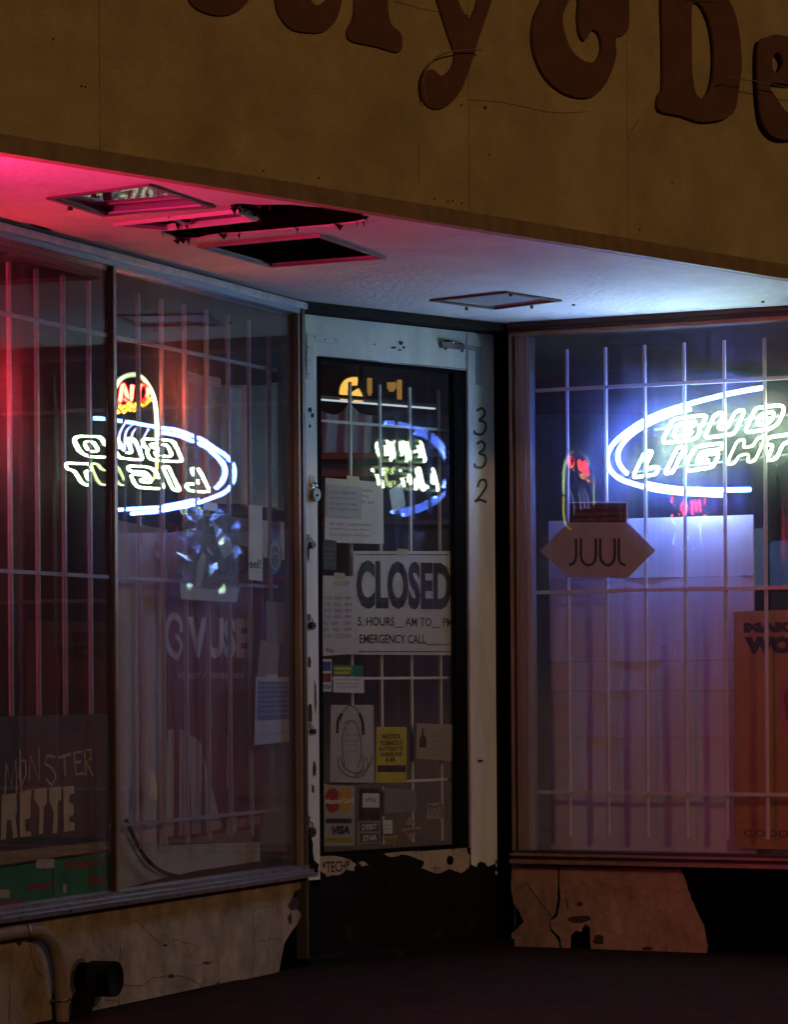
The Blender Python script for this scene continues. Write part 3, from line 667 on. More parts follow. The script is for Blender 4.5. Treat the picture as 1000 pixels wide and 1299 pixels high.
for a, b in ((562, 434), (562, 443), (582, 436), (583, 446)):
    x, z = Dr.h(a, b, YD); D.part('latch_screw', MB().tube([(x, YD - .018, z), (x, YD - .010, z)], .005, 8), CHROME, parent=lt)
# house number, each a stuck-on digit
def stroke2(fr, pts, y, w_, n=6, closed=False, thick=.002, sm=True):
    """flat ribbon of constant width following pixel points"""
    c = catmull(pts, n, closed) if sm else list(pts); q = [Vector(fr.h(a, b, y)) for a, b in c]; m_ = len(q); Lf, Rg = [], []
    for i in range(m_):
        a = q[max(0, i - 1)]; b = q[min(m_ - 1, i + 1)]; d_ = (b - a).normalized(); nn = Vector((-d_.y, d_.x)) * w_ / 2
        Lf.append(q[i] + nn); Rg.append(q[i] - nn)
    mb = MB(); k = len(mb.v)
    for i in range(m_):
        for p in (Lf[i], Rg[i]): mb.v.append((p.x, y - thick, p.y)); mb.v.append((p.x, y, p.y))
    for i in range(m_ - 1):
        a = k + i * 4; b = a + 4
        mb.f += [(a, a + 2, b + 2, b), (a + 1, b + 1, b + 3, a + 3), (a, b, b + 1, a + 1), (a + 2, a + 3, b + 3, b + 2)]
    e_ = k + (m_ - 1) * 4; mb.f += [(k, k + 1, k + 3, k + 2), (e_, e_ + 2, e_ + 3, e_ + 1)]
    return mb
three = [(605, 521), (611, 518), (615, 523), (613, 529), (608, 533), (615, 536), (616, 544), (611, 551), (603, 550), (602, 546)]
two = [(606, 618), (609, 610), (615, 609), (617, 616), (613, 624), (606, 633), (603, 636), (609, 634), (617, 637)]
for i, (pts, lab) in enumerate(((three, 'black digit 3 at the top of the house number on the door'), ([(a, b + 42) for a, b in three], 'black digit 3 in the middle of the house number on the door'), (two, 'black digit 2 at the bottom of the house number on the door'))):
    xb, zb = Dr.h(610, pts[-1][1], YD)
    solo(Dr, (xb, YD, zb), 'house_number', stroke2(Dr, pts, YD - .0005, .010), P('digit_dark', (.05, .05, .055), .4), lab, 'number', 'house number digits')
# hasp padlocks down the left stile
def padlock(px, py, s_, label):
    x, z = Dr.h(px, py, YD); t = Thing(Dr, (x, YD, z), 'padlock', label, 'padlock', 'locks down the left door stile')
    pl_ = t.part('hasp', MB().box(x - .012 * s_, x + .010 * s_, YD - .004, YD - .0005, z + .01 * s_, z + .055 * s_), STEEL)
    arc = [(x + .011 * s_ * math.cos(a), YD - .014, z + .012 * s_ + .016 * s_ * math.sin(a)) for a in [math.pi * k / 8 for k in range(9)]]
    t.part('shackle', MB().tube([(arc[0][0], YD - .014, z - .01 * s_)] + arc + [(arc[-1][0], YD - .014, z - .01 * s_)], .0038 * s_, 8), CHROME)
    body = MB(); 
    ring = [(x + .019 * s_ * math.cos(a), z - .018 * s_ + .024 * s_ * math.sin(a)) for a in [2 * math.pi * k / 18 for k in range(18)]]
    body.prism(ring, YD - .028, YD - .006); b_ = t.part('body', body, STEEL)
    t.part('keyhole', MB().tube([(x, YD - .030, z - .02 * s_), (x, YD - .027, z - .02 * s_)], .005 * s_, 8), BLACK, parent=b_)
padlock(396, 622, 1.0, 'uppermost padlock on the left door stile with a bright curved shackle')
padlock(392, 688, .55, 'small padlock second from the top on the left door stile')
padlock(392, 790, .6, 'dark padlock at the height of the hours page on the left door stile')
padlock(393, 925, .45, 'tiny brassy lock third from the floor on the left door stile')
padlock(391, 1050, .8, 'lowest padlock on the left door stile near the card stickers')
solo(Dr, (.3, 0, 0), 'door_threshold', MB().box(.0, DW, -.02, .14, .001, .029), KICK, 'dark worn threshold under the shop door', 'threshold')
# bars behind the door glass
yg = YD + .075
gx = [dx(p, 600, yg) for p in (446, 483.5, 521.5, 558.5)]
grille(Dr, yg, gx, dz(483, 488, yg), dz(500, 1070, yg), [dz(500, 541, yg), dz(500, 860, yg), dz(500, 991, yg)], 'door_grille', 'thin pale steel bars behind the door glass', dx(402, 600, yg), dx(590, 600, yg), .010)

# ------------------------------------------------------------------ papers and stickers on the door
Y1 = YD + .034
def door_card(quad, mat, name, label, cat, **k): return card(Dr, k.pop('y', Y1), quad, mat, name, label, cat, **k)
def copy(x0, y0, x1, y1, n, words, mat=INKG, bold=0): return [(w_, (a, b, c, d_), mat, bold) for a, b, c, d_, w_ in lines(x0, y0, x1, y1, n, words)]
LOR = ['to our customers', 'please note that', 'the store will be', 'open again soon', 'thank you for', 'your business']
door_card([(412, 688), (487, 690), (486, 612), (413, 606)], WHITE, 'paper_notice', 'large pale notice taped high inside the door glass', 'paper',
          texts=copy(418, 618, 480, 640, 3, LOR, BLUEP) + copy(418, 662, 478, 682, 3, LOR, INKG), y=Y1 + .004)
door_card([(414, 655), (459, 657), (459, 618), (415, 614)], P('paper_blue', (.55, .62, .72), .8), 'paper_notice', 'smaller bluish sheet overlapping the large pale notice', 'paper', texts=copy(418, 622, 455, 650, 4, LOR))
door_card([(498, 650), (515, 642), (510, 612), (494, 622)], P('plastic_blue', (.45, .58, .75), .3), 'paper_slip', 'tilted blue white slip hanging in front of the mirrored neon', 'paper', y=Y1 + .006)
door_card([(410, 722), (427, 723), (427, 686), (410, 684)], P('card_black', (.045, .045, .055), .5), 'dark_sticker', 'small dark sticker above the hours page', 'sticker', texts=copy(412, 694, 425, 718, 4, ['open', 'daily'], INKG))
# closed sign
door_card([(448, 830), (577, 831), (577, 703), (572, 699), (448, 699)], P('sign_white', (.70, .71, .70), .6, var=.12, vscale=7, col2=(.42, .41, .33), mask_lo=.5, mask_hi=.8, mask_scale=4), 'closed_sign', 'large white CLOSED sign with black letters behind the door glass', 'sign',
          texts=[('CLOSED', (452, 712, 572, 773), INK, .045), ('BUS. HOURS__ AM TO__ PM', (440, 783, 574, 796), INK, .01), ('EMERGENCY CALL______', (456, 805, 570, 818), INK, .01)],
          shapes=[(rect(452, 703, 570, 704.2), INK, 'border_line'), (rect(452, 826, 572, 827.2), INK, 'border_line')], thick=.003, y=Y1 + .005)
door_card([(408, 832), (455, 829), (452, 731), (410, 730)], P('paper_hours', (.66, .66, .68), .8, var=.1), 'hours_page', 'white opening hours page overlapping the CLOSED sign', 'paper',
          texts=[('HOURS', (424, 737, 444, 743), INKG, 0)] + [(a, (410, b, 446, b + 5), INKG, 0) for a, b in zip(['MON  9AM - 9PM', 'TUE  9AM - 9PM', 'WED  9AM - 9PM', 'THU  9AM - 9PM', 'FRI  9AM - 10PM', 'SAT  9AM - 10PM', 'SUN  CLOSED'], range(756, 815, 8))] + [('Pay', (414, 822, 424, 829), BLUEP, .01)])
door_card([(408, 877), (421, 877), (421, 836), (408, 836)], WHITE, 'payment_sticker', 'narrow strip of three payment logos left of the small white card', 'sticker',
          shapes=[(rect(409, 839, 420, 851), BLUEP, 'logo'), (rect(409, 854, 420, 865), P('logo_dark', (.08, .05, .05), .5), 'logo')], texts=[('VISA', (409.5, 868, 420, 874), BLUEP, .03)])
m_ = [(413 + 3.2 * math.cos(i * .8), 859.5 + 3.6 * math.sin(i * .8)) for i in range(8)]
door_card([(409.5, 863.5), (415.5, 863.5), (416.5, 860), (415.5, 855.5), (410, 855.5), (408.5, 860)], REDP, 'red_disc', 'tiny red disc of the card logo on the narrow strip', 'sticker', y=Y1 - .0022, thick=.0004)
door_card([(423, 857), (461, 858), (461, 844), (423, 843)], GREEN, 'lottery_sticker', 'green and yellow strip sticker above the small white card', 'sticker', shapes=[(rect(424, 846, 446, 850), YELLOW, 'stripe'), (rect(424, 851.5, 444, 855), YELLOW, 'stripe')])
door_card([(423, 878), (462, 879), (462, 858.5), (423, 857.5)], WHITE, 'small_white_card', 'small white printed card under the green strip sticker', 'sticker', texts=copy(426, 860, 458, 874, 3, ['we accept', 'checks welcome']))
door_card([(419, 992), (475, 993), (474, 894), (420, 894)], P('poster_grey', (.50, .50, .50), .7, var=.08), 'dog_poster', 'white poster with a line drawing of a long eared dog', 'poster',
          texts=copy(438, 930, 456, 955, 4, ['no pets', 'in store'], INKG))
dg = Thing(Dr, (dx(447), Y1, dz(447, 990)), 'dog_drawing', 'line drawing of a dog with black ears printed on the white poster', 'drawing')
def dstroke(pts, w_, mat=INK, nm='line'): dg.part(nm, stroke2(Dr, pts, Y1 - .0006, w_, thick=.0003), mat)
dstroke([(432, 915), (436, 902), (443, 895), (450, 897), (456, 905), (459, 917)], .0035)
dstroke([(434, 905), (429, 914), (428, 930)], .014, nm='ear'); dstroke([(456, 905), (460, 916), (461, 932)], .014, nm='ear')
dstroke([(438, 918), (446, 914), (453, 919)], .008, INKG, 'collar')
dstroke([(438, 920), (434, 940), (436, 960), (437, 975)], .0035); dstroke([(453, 920), (458, 940), (458, 960), (454, 974)], .0035)
dstroke([(429, 960), (430, 972), (438, 982), (450, 986), (462, 982), (467, 972), (464, 960)], .0035)
dstroke([(433, 958), (435, 970), (443, 978), (454, 980), (461, 972), (460, 958)], .0035)
dstroke([(450, 984), (462, 978), (470, 968), (472, 958)], .008, INKG)
door_card([(477, 993), (516, 992), (516, 922), (478, 922)], YELLOW, 'yellow_notice', 'yellow tobacco notice with black capitals beside the dog poster', 'sticker',
          texts=[('NOTICE', (485, 931, 508, 937), INK, .03), ('TOBACCO', (482, 939, 511, 945), INK, .03), ('NOT SOLD TO', (481, 947, 512, 952), INK, .03), ('UNDER AGE', (483, 954, 510, 959), INK, .03), ('18', (490, 961, 501, 966), INK, .03)],
          shapes=[(rect(479, 970.5, 515, 979), NAVY, 'band')])
door_card([(528, 962), (573, 965), (574, 919), (529, 917)], P('paper_cream', (.40, .36, .30), .8), 'bottle_notice', 'cream notice with a small champagne bottle drawing', 'paper', texts=copy(548, 925, 570, 955, 5, ['please drink', 'with care'], INKG),
          shapes=[([(532, 948), (541, 948), (541, 937), (538, 932), (537.5, 924), (535.5, 924), (535, 932), (532, 937)], INK, 'bottle')])
mc = door_card([(409, 1073), (450, 1072), (450, 996), (410, 997)], P('sticker_pale', (.42, .41, .38), .6), 'card_sticker', 'tall payment sticker with red and yellow discs over VISA', 'sticker',
               shapes=[([(422 + 10 * math.cos(i * .35), 1015 + 15.5 * math.sin(i * .35)) for i in range(18)], REDP, 'red_disc'), ([(438.5 + 10 * math.cos(i * .35), 1014 + 15.5 * math.sin(i * .35)) for i in range(18)], P('amber_print', (.60, .33, .04), .6), 'yellow_disc'),
                       (rect(413, 1038, 446, 1044), NAVY, 'band'), (rect(413, 1062, 447, 1068), P('olive_band', (.35, .30, .05), .6), 'band')],
               texts=[('MasterCard', (412, 1012, 448, 1019), WHITE, .03), ('VISA', (419, 1047, 443, 1058), NAVY, .05, .2)])
door_card([(456, 1040), (482, 1040), (482, 1000), (456, 1000)], P('sticker_black', (.03, .03, .035), .5), 'black_sticker', 'black square sticker holding a white label', 'sticker', shapes=[(rect(460, 1006, 481, 1024), WHITE, 'label')], texts=[('ePay', (463, 1011, 478, 1018), INKG, .02)])
door_card([(454, 1070), (483, 1069), (483, 1041.5), (454, 1042)], P('sticker_grey2', (.33, .32, .30), .6), 'card_sticker', 'small grey debit sticker with two framed words', 'sticker', shapes=[(rect(456, 1043, 481, 1054), P('dark_grey_print', (.10, .09, .09), .5), 'box'), (rect(456, 1057, 481, 1068), MATS['dark_grey_print'], 'box')], texts=[('DEBIT', (459, 1045, 478, 1052), WHITE, .02), ('STAR', (460, 1059, 478, 1066), WHITE, .03)])
door_card([(488, 1031), (528, 1029), (529, 1009), (524, 1001), (488, 999)], GREYP, 'grey_decal', 'worn grey green decal with clipped corners', 'sticker', texts=copy(496, 1008, 520, 1024, 3, ['member', 'grocers'], INKG))
door_card([(486, 1057), (498, 1057), (498, 1040), (486, 1040)], WHITE, 'small_white_sticker', 'tiny white sticker under the grey decal', 'sticker', texts=copy(488, 1044, 497, 1054, 2, ['push'], INKG))
dd = Thing(Dr, (dx(521), Y1, dz(521, 1067)), 'diamond_decal', 'pale diamond decal crossed by a thin bar', 'sticker')
for q in ([(513, 1047), (529, 1045), (521, 1034)], [(515, 1057), (529, 1055), (522, 1067)], [(509, 1051), (534, 1047.5), (534.5, 1051), (510, 1054.5)]):
    dd.part('piece', MB().prism(ppoly(Dr, Y1, q), Y1, Y1 + .001), P('decal_pink', (.42, .32, .30), .6))
z7 = MB(); x0, x1, z0, z1 = pbox(Dr, Y1, (487, 1060, 504, 1070)); add_text(z7, '777', x0, x1, z0, z1, Y1, .04, .15)
solo(Dr, (x0, Y1, z0), 'lucky_number_sticker', z7, P('amber_dim', (.45, .28, .06), .6), 'row of small amber sevens low on the door glass', 'sticker')
door_card([(542, 1039), (563, 1038), (563, 1018), (543, 1019)], P('sticker_pale2', (.38, .37, .34), .6), 'scribbled_sticker', 'square pale sticker with jagged black scribble', 'sticker')
sc = Thing(Dr, (dx(552), Y1, dz(552, 1038)), 'scribble', 'jagged black scribble on the square pale sticker', 'drawing')
sc.part('line', stroke2(Dr, [(545, 1022), (547, 1034), (549, 1023), (552, 1036), (555, 1022), (557, 1035), (560, 1021), (561, 1036)], Y1 - .0006, .005, thick=.0003, sm=False), INK)
sc.part('line', stroke2(Dr, [(544, 1021), (552, 1024), (561, 1020)], Y1 - .0006, .004, thick=.0003, sm=False), INK)

# ------------------------------------------------------------------ the neon signs
YN = .105
def nbuild(t, fr, pts, y, r, mat, closed=False, nm='tube', sm=True, n=5):
    c = catmull(pts, n, closed) if sm else pts
    return t.part(nm, MB().tube([(fr.h(a, b, y)[0], y, fr.h(a, b, y)[1]) for a, b in c], r, 8, closed), mat)
x0, z0 = Rt.h(940, 560, YN)
N = Thing(Rt, (x0, YN, z0), 'large_neon_sign', 'lit BUD LIGHT neon sign with blue oval arcs behind the right window bars', 'neon sign')
TB = .0100
nbuild(N, Rt, [(970, 491.6), (928, 499), (880, 511), (844, 522), (815, 535), (789, 553), (775, 568), (771, 581), (774, 595), (786, 607), (808, 615), (837, 622), (875, 626), (916, 628)], YN, TB, N_BLUE, nm='outer_arc')
nbuild(N, Rt, [(876, 519), (856, 524), (827, 536), (803, 550), (788, 566), (784, 580), (788, 592), (796, 601)], YN, TB, N_BLUE, nm='inner_arc')
nbuild(N, Rt, [(822, 614), (845, 618), (868, 620.5), (910, 621.5), (952, 621)], YN, TB, N_BLUE, nm='lower_arc')
def glyph(contours, bl_, W, up, mat=N_WHITE, r=.0061, slope=-.125, nm='letter'):
    mb = MB()
    for c in contours:
        closed = True
        q = roundpoly(c, .16, 3)
        pp = []
        for (x, y) in q:
            px = bl_[0] + x * W + y * up[0]; py = bl_[1] + x * W * slope + y * up[1]
            a, b = Rt.h(px, py, YN); pp.append((a, YN - .012, b))
        mb.tube(pp, r, 8, True)
    N.part(nm, mb, mat)
gB = [[(0, 0), (0, 1), (1, 1), (1, .6), (.9, .5), (1, .4), (1, 0)], [(.24, .22), (.24, .78), (.76, .78), (.76, .6), (.5, .5), (.76, .4), (.76, .22)]]
gU = [[(0, 0), (0, 1), (.32, 1), (.32, .3), (.68, .3), (.68, 1), (1, 1), (1, 0)]]
gD = [[(0, 0), (0, 1), (.8, 1), (1, .8), (1, .2), (.8, 0)], [(.28, .26), (.28, .74), (.66, .74), (.72, .6), (.72, .4), (.66, .26)]]
gL_ = [[(0, 0), (0, 1), (.34, 1), (.34, .3), (1, .3), (1, 0)]]
gI = [[(0, 0), (0, 1), (1, 1), (1, 0)]]
gG = [[(.1, 0), (0, .15), (0, .85), (.1, 1), (1, 1), (1, .74), (.32, .74), (.32, .26), (.7, .26), (.7, .38), (.5, .38), (.5, .6), (1, .6), (1, 0)]]
gH = [[(0, 0), (0, 1), (.3, 1), (.3, .65), (.7, .65), (.7, 1), (1, 1), (1, 0), (.7, 0), (.7, .35), (.3, .35), (.3, 0)]]
gT = [[(.33, 0), (.33, .66), (0, .66), (0, 1), (1, 1), (1, .66), (.67, .66), (.67, 0)]]
glyph(gB, (841, 563), 44, (14, -31)); glyph(gU, (895, 556), 38, (14, -31)); glyph(gD, (946, 549), 40, (14, -31))
glyph(gL_, (804, 606), 30, (16, -33)); glyph(gI, (845, 601), 10, (16, -33)); glyph(gG, (868, 598), 38, (15, -31))
glyph(gH, (923, 590), 36, (14, -31), mat=neon('neon_white_dim', (.8, 1, .4), 20, .8), r=.0046); glyph(gT, (962, 586), 36, (14, -31))
MT = P('mount_black', (.02, .025, .02), .4)
for a, b, c, d_ in ((800, 600, 1040, 572), (830, 545, 1040, 522)):
    q0 = Rt.h(a, b, YN + .03); q1 = Rt.h(c, d_, YN + .03); N.part('mount_rod', MB().tube([(q0[0], YN + .03, q0[1]), (q1[0], YN + .03, q1[1])], .004, 6), MT)
for a, b in ((790, 552), (786, 607), (870, 512), (952, 621), (830, 552), (880, 598), (940, 540), (985, 590)):
    q0 = Rt.h(a, b, YN); N.part('tube_clip', MB().tube([(q0[0], YN + .006, q0[1]), (q0[0], YN + .04, q0[1])], .004, 6), MT)
q0 = Rt.h(1050, 540, YN + .05); N.part('transformer', MB().box(q0[0] - .02, q0[0] + .10, YN + .04, YN + .10, q0[1] - .12, q0[1] + .08), MT)

# small script neon in the left window; the right window mirrors it
def mirror_hit(px, py, y):
    """where the line of sight that bounces off the right window glass meets the left wall plane at depth y"""
    rr = ray(px, py); nn = Rt.i; t = (Rt.O.dot(nn) + .024 - CAM.dot(nn)) / rr.dot(nn); p = CAM + rr * t
    dd = rr - nn * 2 * rr.dot(nn); t = (L.O.dot(L.i) + y - p.dot(L.i)) / dd.dot(L.i); q = p + dd * t
    return ((q - L.O).dot(L.r), q.z)
def mtube(t, pts, y, r, mat, nm, n=4):
    t.part(nm, MB().tube([(mirror_hit(a, b, y)[0], y, mirror_hit(a, b, y)[1]) for a, b in catmull(pts, n, False)], r, 8), mat)
yn = .19; x0, z0 = L.h(168, 560, yn)
NR = neon('neon_red_small', (1, .02, .012), 90, 1.0)
S = Thing(L, (x0, yn, z0), 'small_neon_sign', 'small red and yellow neon sign with a pale arch behind the left window post', 'neon sign')
nbuild(S, L, [(141, 560), (141, 515), (147, 490), (158, 478), (175, 476), (187, 487), (196, 507), (199, 537), (199, 556)], yn, .0085, N_PALE, nm='arch')
nbuild(S, L, [(176, 512), (177, 492), (184, 489), (188, 497), (184, 507), (177, 508)], yn, .009, NR, nm='red_letter')
nbuild(S, L, [(168, 489), (166, 510)], yn, .009, NR, nm='red_letter')
nbuild(S, L, [(152, 512), (156, 488), (162, 508), (154, 503)], yn, .009, NR, nm='red_letter')
nbuild(S, L, [(150, 522), (158, 516), (166, 520), (174, 512), (182, 514), (190, 507)], yn - .012, .009, N_YEL, nm='yellow_script')
nbuild(S, L, [(152, 516), (158, 523), (164, 511), (170, 521), (176, 509)], yn - .012, .007, N_YEL, nm='yellow_script')
for q in ([(172, 536), (160, 548), (158, 572)], [(180, 538), (168, 550), (166, 575)], [(160, 535), (152, 550), (151, 570)], [(188, 545), (180, 562), (178, 585)]):
    nbuild(S, L, q, yn, .005, neon('neon_soft_blue', (.4, .45, 1), 5, .5), nm='blue_stroke')
nbuild(S, L, [(199, 560), (199, 590), (196, 606), (188, 612)], yn, .006, neon('neon_soft_yellow', (.9, .8, .15), 7, .6), nm='yellow_stroke')
# red script sign farther along the left window, outside the photograph: its mirror image shows in the right window
yr = .17; xr0, zr = mirror_hit(874, 645, yr)
RS = Thing(L, (xr0, yr, zr), 'red_neon_sign', 'red script neon sign with a pale bottle outline, mirrored under the large oval sign', 'neon sign')
for q in ([(861, 652), (865, 648), (862, 640), (857, 641)], [(868, 652), (871, 646), (869, 636), (864, 642), (868, 652)], [(878, 650), (877, 640), (881, 634), (883, 648), (879, 652)], [(887, 634), (890, 650), (894, 633)],
          [(853, 632), (870, 628), (880, 622), (886, 615), (890, 622)], [(852, 636), (872, 633), (896, 628)], [(853, 654), (872, 656), (893, 654)]):
    mtube(RS, q, yr, .007, N_REDS, 'red_stroke')
for q in ([(851, 655), (854, 662), (857.5, 669), (856, 680), (854, 690), (859, 692)], [(898, 650), (892, 660), (888, 667), (889, 678), (890, 690)], [(863, 694), (867, 699), (870, 695)], [(872.5, 679), (873.5, 686)], [(880, 696), (884, 693), (889, 692)]):
    mtube(RS, q, yr, .005, neon('neon_pale_cyan', (.5, .8, .9), 16, 1), 'pale_stroke')

# bright red tube sign at the far end of the same window; it colours the soffit
bx0, bz0 = L.h(0, 500, yr)[0] - 2.52, ZS - .72
BS = Thing(L, (bx0, yr, bz0), 'red_neon_sign', 'bright red tube sign at the far left end of the window, outside the photo', 'neon sign')
for k in range(3):
    z_ = bz0 + k * .09
    BS.part('tube', MB().tube([(bx0, yr, z_), (bx0 + .50, yr, z_), (bx0 + .54, yr, z_ + .02), (bx0 + .50, yr, z_ + .04), (bx0, yr, z_ + .04), (bx0 - .04, yr, z_ + .02)], .0075, 8, True), N_REDB)
BS.part('light_shield', MB().box(bx0 - .12, bx0 + .75, yr + .04, yr + .05, bz0 - .12, bz0 + .34), MT)  # added unseen screen, keeps the red light out of the shop
BS.part('shield_tray', MB().box(bx0 - .12, bx0 + .75, .035, yr + .0395, bz0 - .06, bz0 - .05), MT)  # added unseen baffle, cuts off the red light going down
BS.part('mount_rod', MB().tube([(bx0, yr + .03, bz0 - .03), (bx0 + .50, yr + .03, bz0 - .03)], .005, 6), MT)

# ------------------------------------------------------------------ things in the right window
yw = .155
bd = Thing(Rt, (Rt.h(825, 1078, yw)[0], yw, zsR), 'foam_board', 'tall white folded foam board standing behind the right window bars', 'board')
xa, xb = Rt.h(697, 800, yw)[0], Rt.h(957, 800, yw)[0]; ztb = Rt.h(825, 657, yw)[1]
folds = [697, 724, 769, 822, 872, 915, 957]; zr_ = [ztb, Rt.h(825, 733, yw)[1], Rt.h(825, 838, yw)[1], Rt.h(825, 876, yw)[1], Rt.h(825, 935, yw)[1], zsR]
for zi in range(len(zr_) - 1):
    m_ = MB()
    xsn = [Rt.h(p, 800, yw)[0] for p in folds]
    for i in range(len(xsn) - 1):
        dy0 = .006 * math.sin(i * 1.9 + zi * .8); dy1 = .006 * math.sin((i + 1) * 1.9 + zi * .8)
        k = len(m_.v); a, b = xsn[i], xsn[i + 1]; zt_, zb_ = zr_[zi] - (.0016 if zi else 0), zr_[zi + 1]
        m_.v += [(a, yw + dy0, zb_), (b, yw + dy1, zb_), (b, yw + dy1, zt_), (a, yw + dy0, zt_), (a, yw + dy0 + .012, zb_), (b, yw + dy1 + .012, zb_), (b, yw + dy1 + .012, zt_), (a, yw + dy0 + .012, zt_)]
        m_.f += [tuple(k + j for j in q) for q in ((0, 1, 2, 3), (5, 4, 7, 6), (3, 2, 6, 7), (0, 4, 5, 1), (0, 3, 7, 4), (1, 5, 6, 2))]
    bd.part('panel', m_, FOAM)
bd.part('crease', MB().tube([(Rt.h(a, b, yw)[0], yw - .008, Rt.h(a, b, yw)[1]) for a, b in ((838, 819), (850, 814), (865, 812))], .0016, 4), FOAM)
yh = .035
hexp = [(685, 699), (722, 662), (797, 663), (832, 698), (796, 733), (722, 732)]
hx = Thing(Rt, (Rt.h(759, 732, yh)[0], yh, Rt.h(759, 732, yh)[1]), 'hexagon_sign', 'grey white hexagonal JUUL sign on the right window glass', 'sign')
hx.part('sheet', MB().prism(ppoly(Rt, yh, hexp)[::-1], yh, yh + .003), P('hex_card', (.56, .48, .48), .6, var=.05))
for q in ([(731, 683), (731, 706), (728, 714), (722, 717)], [(737.5, 683), (737.5, 706), (741, 714), (747, 717), (753, 714), (756, 706), (756, 683)],
          [(762, 683), (762, 706), (765.5, 714), (771, 717), (777, 714), (780, 706), (780, 683)], [(785.5, 683), (785.5, 706), (788, 714), (794, 717)]):
    hx.part('letter', stroke2(Rt, q, yh - .0004, .0105, thick=.0008), INK)
card(Rt, yh - .003, [(722, 664), (796, 664), (797, 636), (723, 637)], WHITE, 'warning_card', 'small black warning card with pale edge above the hexagon sign', 'sign',
     shapes=[(rect(723, 638, 794.5, 663), P('warn_dark', (.05, .02, .025), .5), 'field')], texts=[(s_, (728, b, 790, b + 5.2), P('warn_text', (.22, .12, .13), .6), .02) for s_, b in (('WARNING this product contains', 641), ('nicotine. nicotine is an', 648.5), ('addictive chemical', 656))])
card(Rt, .13, [(932, 1076), (1085, 1078), (1085, 770), (931, 776)], ORANGE, 'orange_poster', 'orange poster headed MAKE WO in heavy black letters at the right edge', 'poster',
     texts=[('MAKE', (944, 789, 1018, 802), INK, .09), ('WOW', (945, 807, 1040, 829), INK, .09), ('GOODTIMES', (944, 1053, 1050, 1062), P('poster_dark', (.12, .06, .04), .6), .01)],
     shapes=[([(988, 872), (996, 858), (1020, 850), (1050, 862), (1060, 900), (1040, 940), (1012, 948), (994, 930), (988, 905)], PINKP, 'figure'), ([(994, 880), (1004, 866), (1030, 864), (1046, 885), (1040, 920), (1012, 930), (998, 912)], P('figure_dark', (.25, .06, .06), .6), 'figure')])
# shelf with packets to the right of the board, deeper in the shop
ys = 1.1
sx0, sx1 = Rt.h(935, 700, ys)[0], Rt.h(1120, 700, ys)[0]
sf = Thing(Rt, ((sx0 + sx1) / 2, ys, 0), 'display_shelf', 'dark shelf unit standing inside behind the orange poster', 'shelf')
for z in (.5, .9, 1.28, Rt.h(975, 742, ys)[1]): sf.part('shelf', MB().box(sx0, sx1, ys, ys + .35, z - .02, z), DARKM)
for x in (sx0, sx1 - .03): sf.part('side', MB().box(x, x + .03, ys + .001, ys + .349, 0.02, Rt.h(975, 690, ys)[1]), DARKM)
pc = [P('pack_grey', (.035, .035, .04), .8), P('pack_blue', (.012, .018, .04), .8), P('pack_teal', (.012, .03, .035), .8), P('pack_red', (.05, .01, .01), .8), P('pack_purple', (.03, .015, .035), .8), P('pack_dark', (.02, .02, .02), .8)]
x = sx0 + .05; k = 0
zsh = Rt.h(975, 742, ys)[1]
while x < sx1 - .12:
    w_ = random.uniform(.05, .10); hh = random.uniform(.12, .26)
    solo(Rt, (x + w_ / 2, ys + .03, zsh), 'packet', MB().box(x, x + w_, ys + .02, ys + .10, zsh + .0005, zsh + hh).box(x + .005, x + w_ - .005, ys + .03, ys + .09, zsh + hh + .0003, zsh + hh + .012), pc[k % 6],
         ('pale grey', 'blue', 'teal', 'red', 'purple', 'dark grey')[k % 6] + ' packet on the dark shelf beside the foam board' + ('' if k < 6 else ', farther right'), 'packet', 'packets on the shelf'); x += w_ + .015; k += 1
# dim bluish door-side cupboard seen left of the board
solo(Rt, (.0, .8, 0), 'side_cabinet', MB().box(-.15, .30, .9, 1.3, .02, 1.25).box(-.17, .32, .88, 1.32, 1.2505, 1.28), P('cabinet_blue', (.10, .13, .20), .6), 'dim bluish cabinet seen between the post and the foam board', 'cabinet')

# ------------------------------------------------------------------ things in the left window
yv = .135
VP = card(L, yv, [(213, 1066), (334, 1050), (334, 700), (213, 662)], MAROON, 'maroon_poster', 'tall maroon VUSE poster behind the left window bars', 'poster',
     texts=[('VUSE', (238, 783, 315, 835), P('print_silver', (.55, .50, .52), .5), .05), ('vapor reimagined', (225, 850, 309, 864), MATS['print_silver'], 0)])
VP.part('logo', stroke2(L, [(226, 834), (216, 826), (211, 808), (214, 788), (221, 781), (229, 788), (230, 802)], yv - .002, .024, thick=.0006), MATS['print_silver'])
VP.part('logo', stroke2(L, [(222, 806), (228, 812), (230, 822), (225, 834)], yv - .002, .018, thick=.0006), MATS['print_silver'])
for q in ([(208, 1062), (220, 1060), (221, 925), (213, 925)], [(227, 1060), (240, 1058), (241, 930), (228, 924)], [(243, 1058), (254, 1057), (256, 945), (248, 935), (240, 933)], [(262, 1056), (282, 1050), (266, 990), (258, 958)], [(286, 1060), (300, 1055), (300, 1035), (287, 1040)]):
    VP.part('product_picture', MB().prism(ppoly(L, yv, q), yv - .0012, yv - .0006), P('print_palepink', (.45, .36, .38), .6))
for q in ([(300, 1050), (330, 1044), (331, 1034), (301, 1038)], [(286, 1000), (290, 999), (291, 930), (287, 932)]):
    VP.part('product_picture', MB().prism(ppoly(L, yv, q), yv - .0012, yv - .0006), PINKP)
card(L, .15, [(149, 1128), (212, 1112), (250, 1104), (330, 1092), (330, 1068), (214, 1072), (214, 672), (149, 660)], P('board_pinkwhite', (.56, .50, .50), .8, var=.2, vscale=3, streak=True), 'pale_board', 'tall pale board standing left of the maroon poster', 'board', thick=.006)
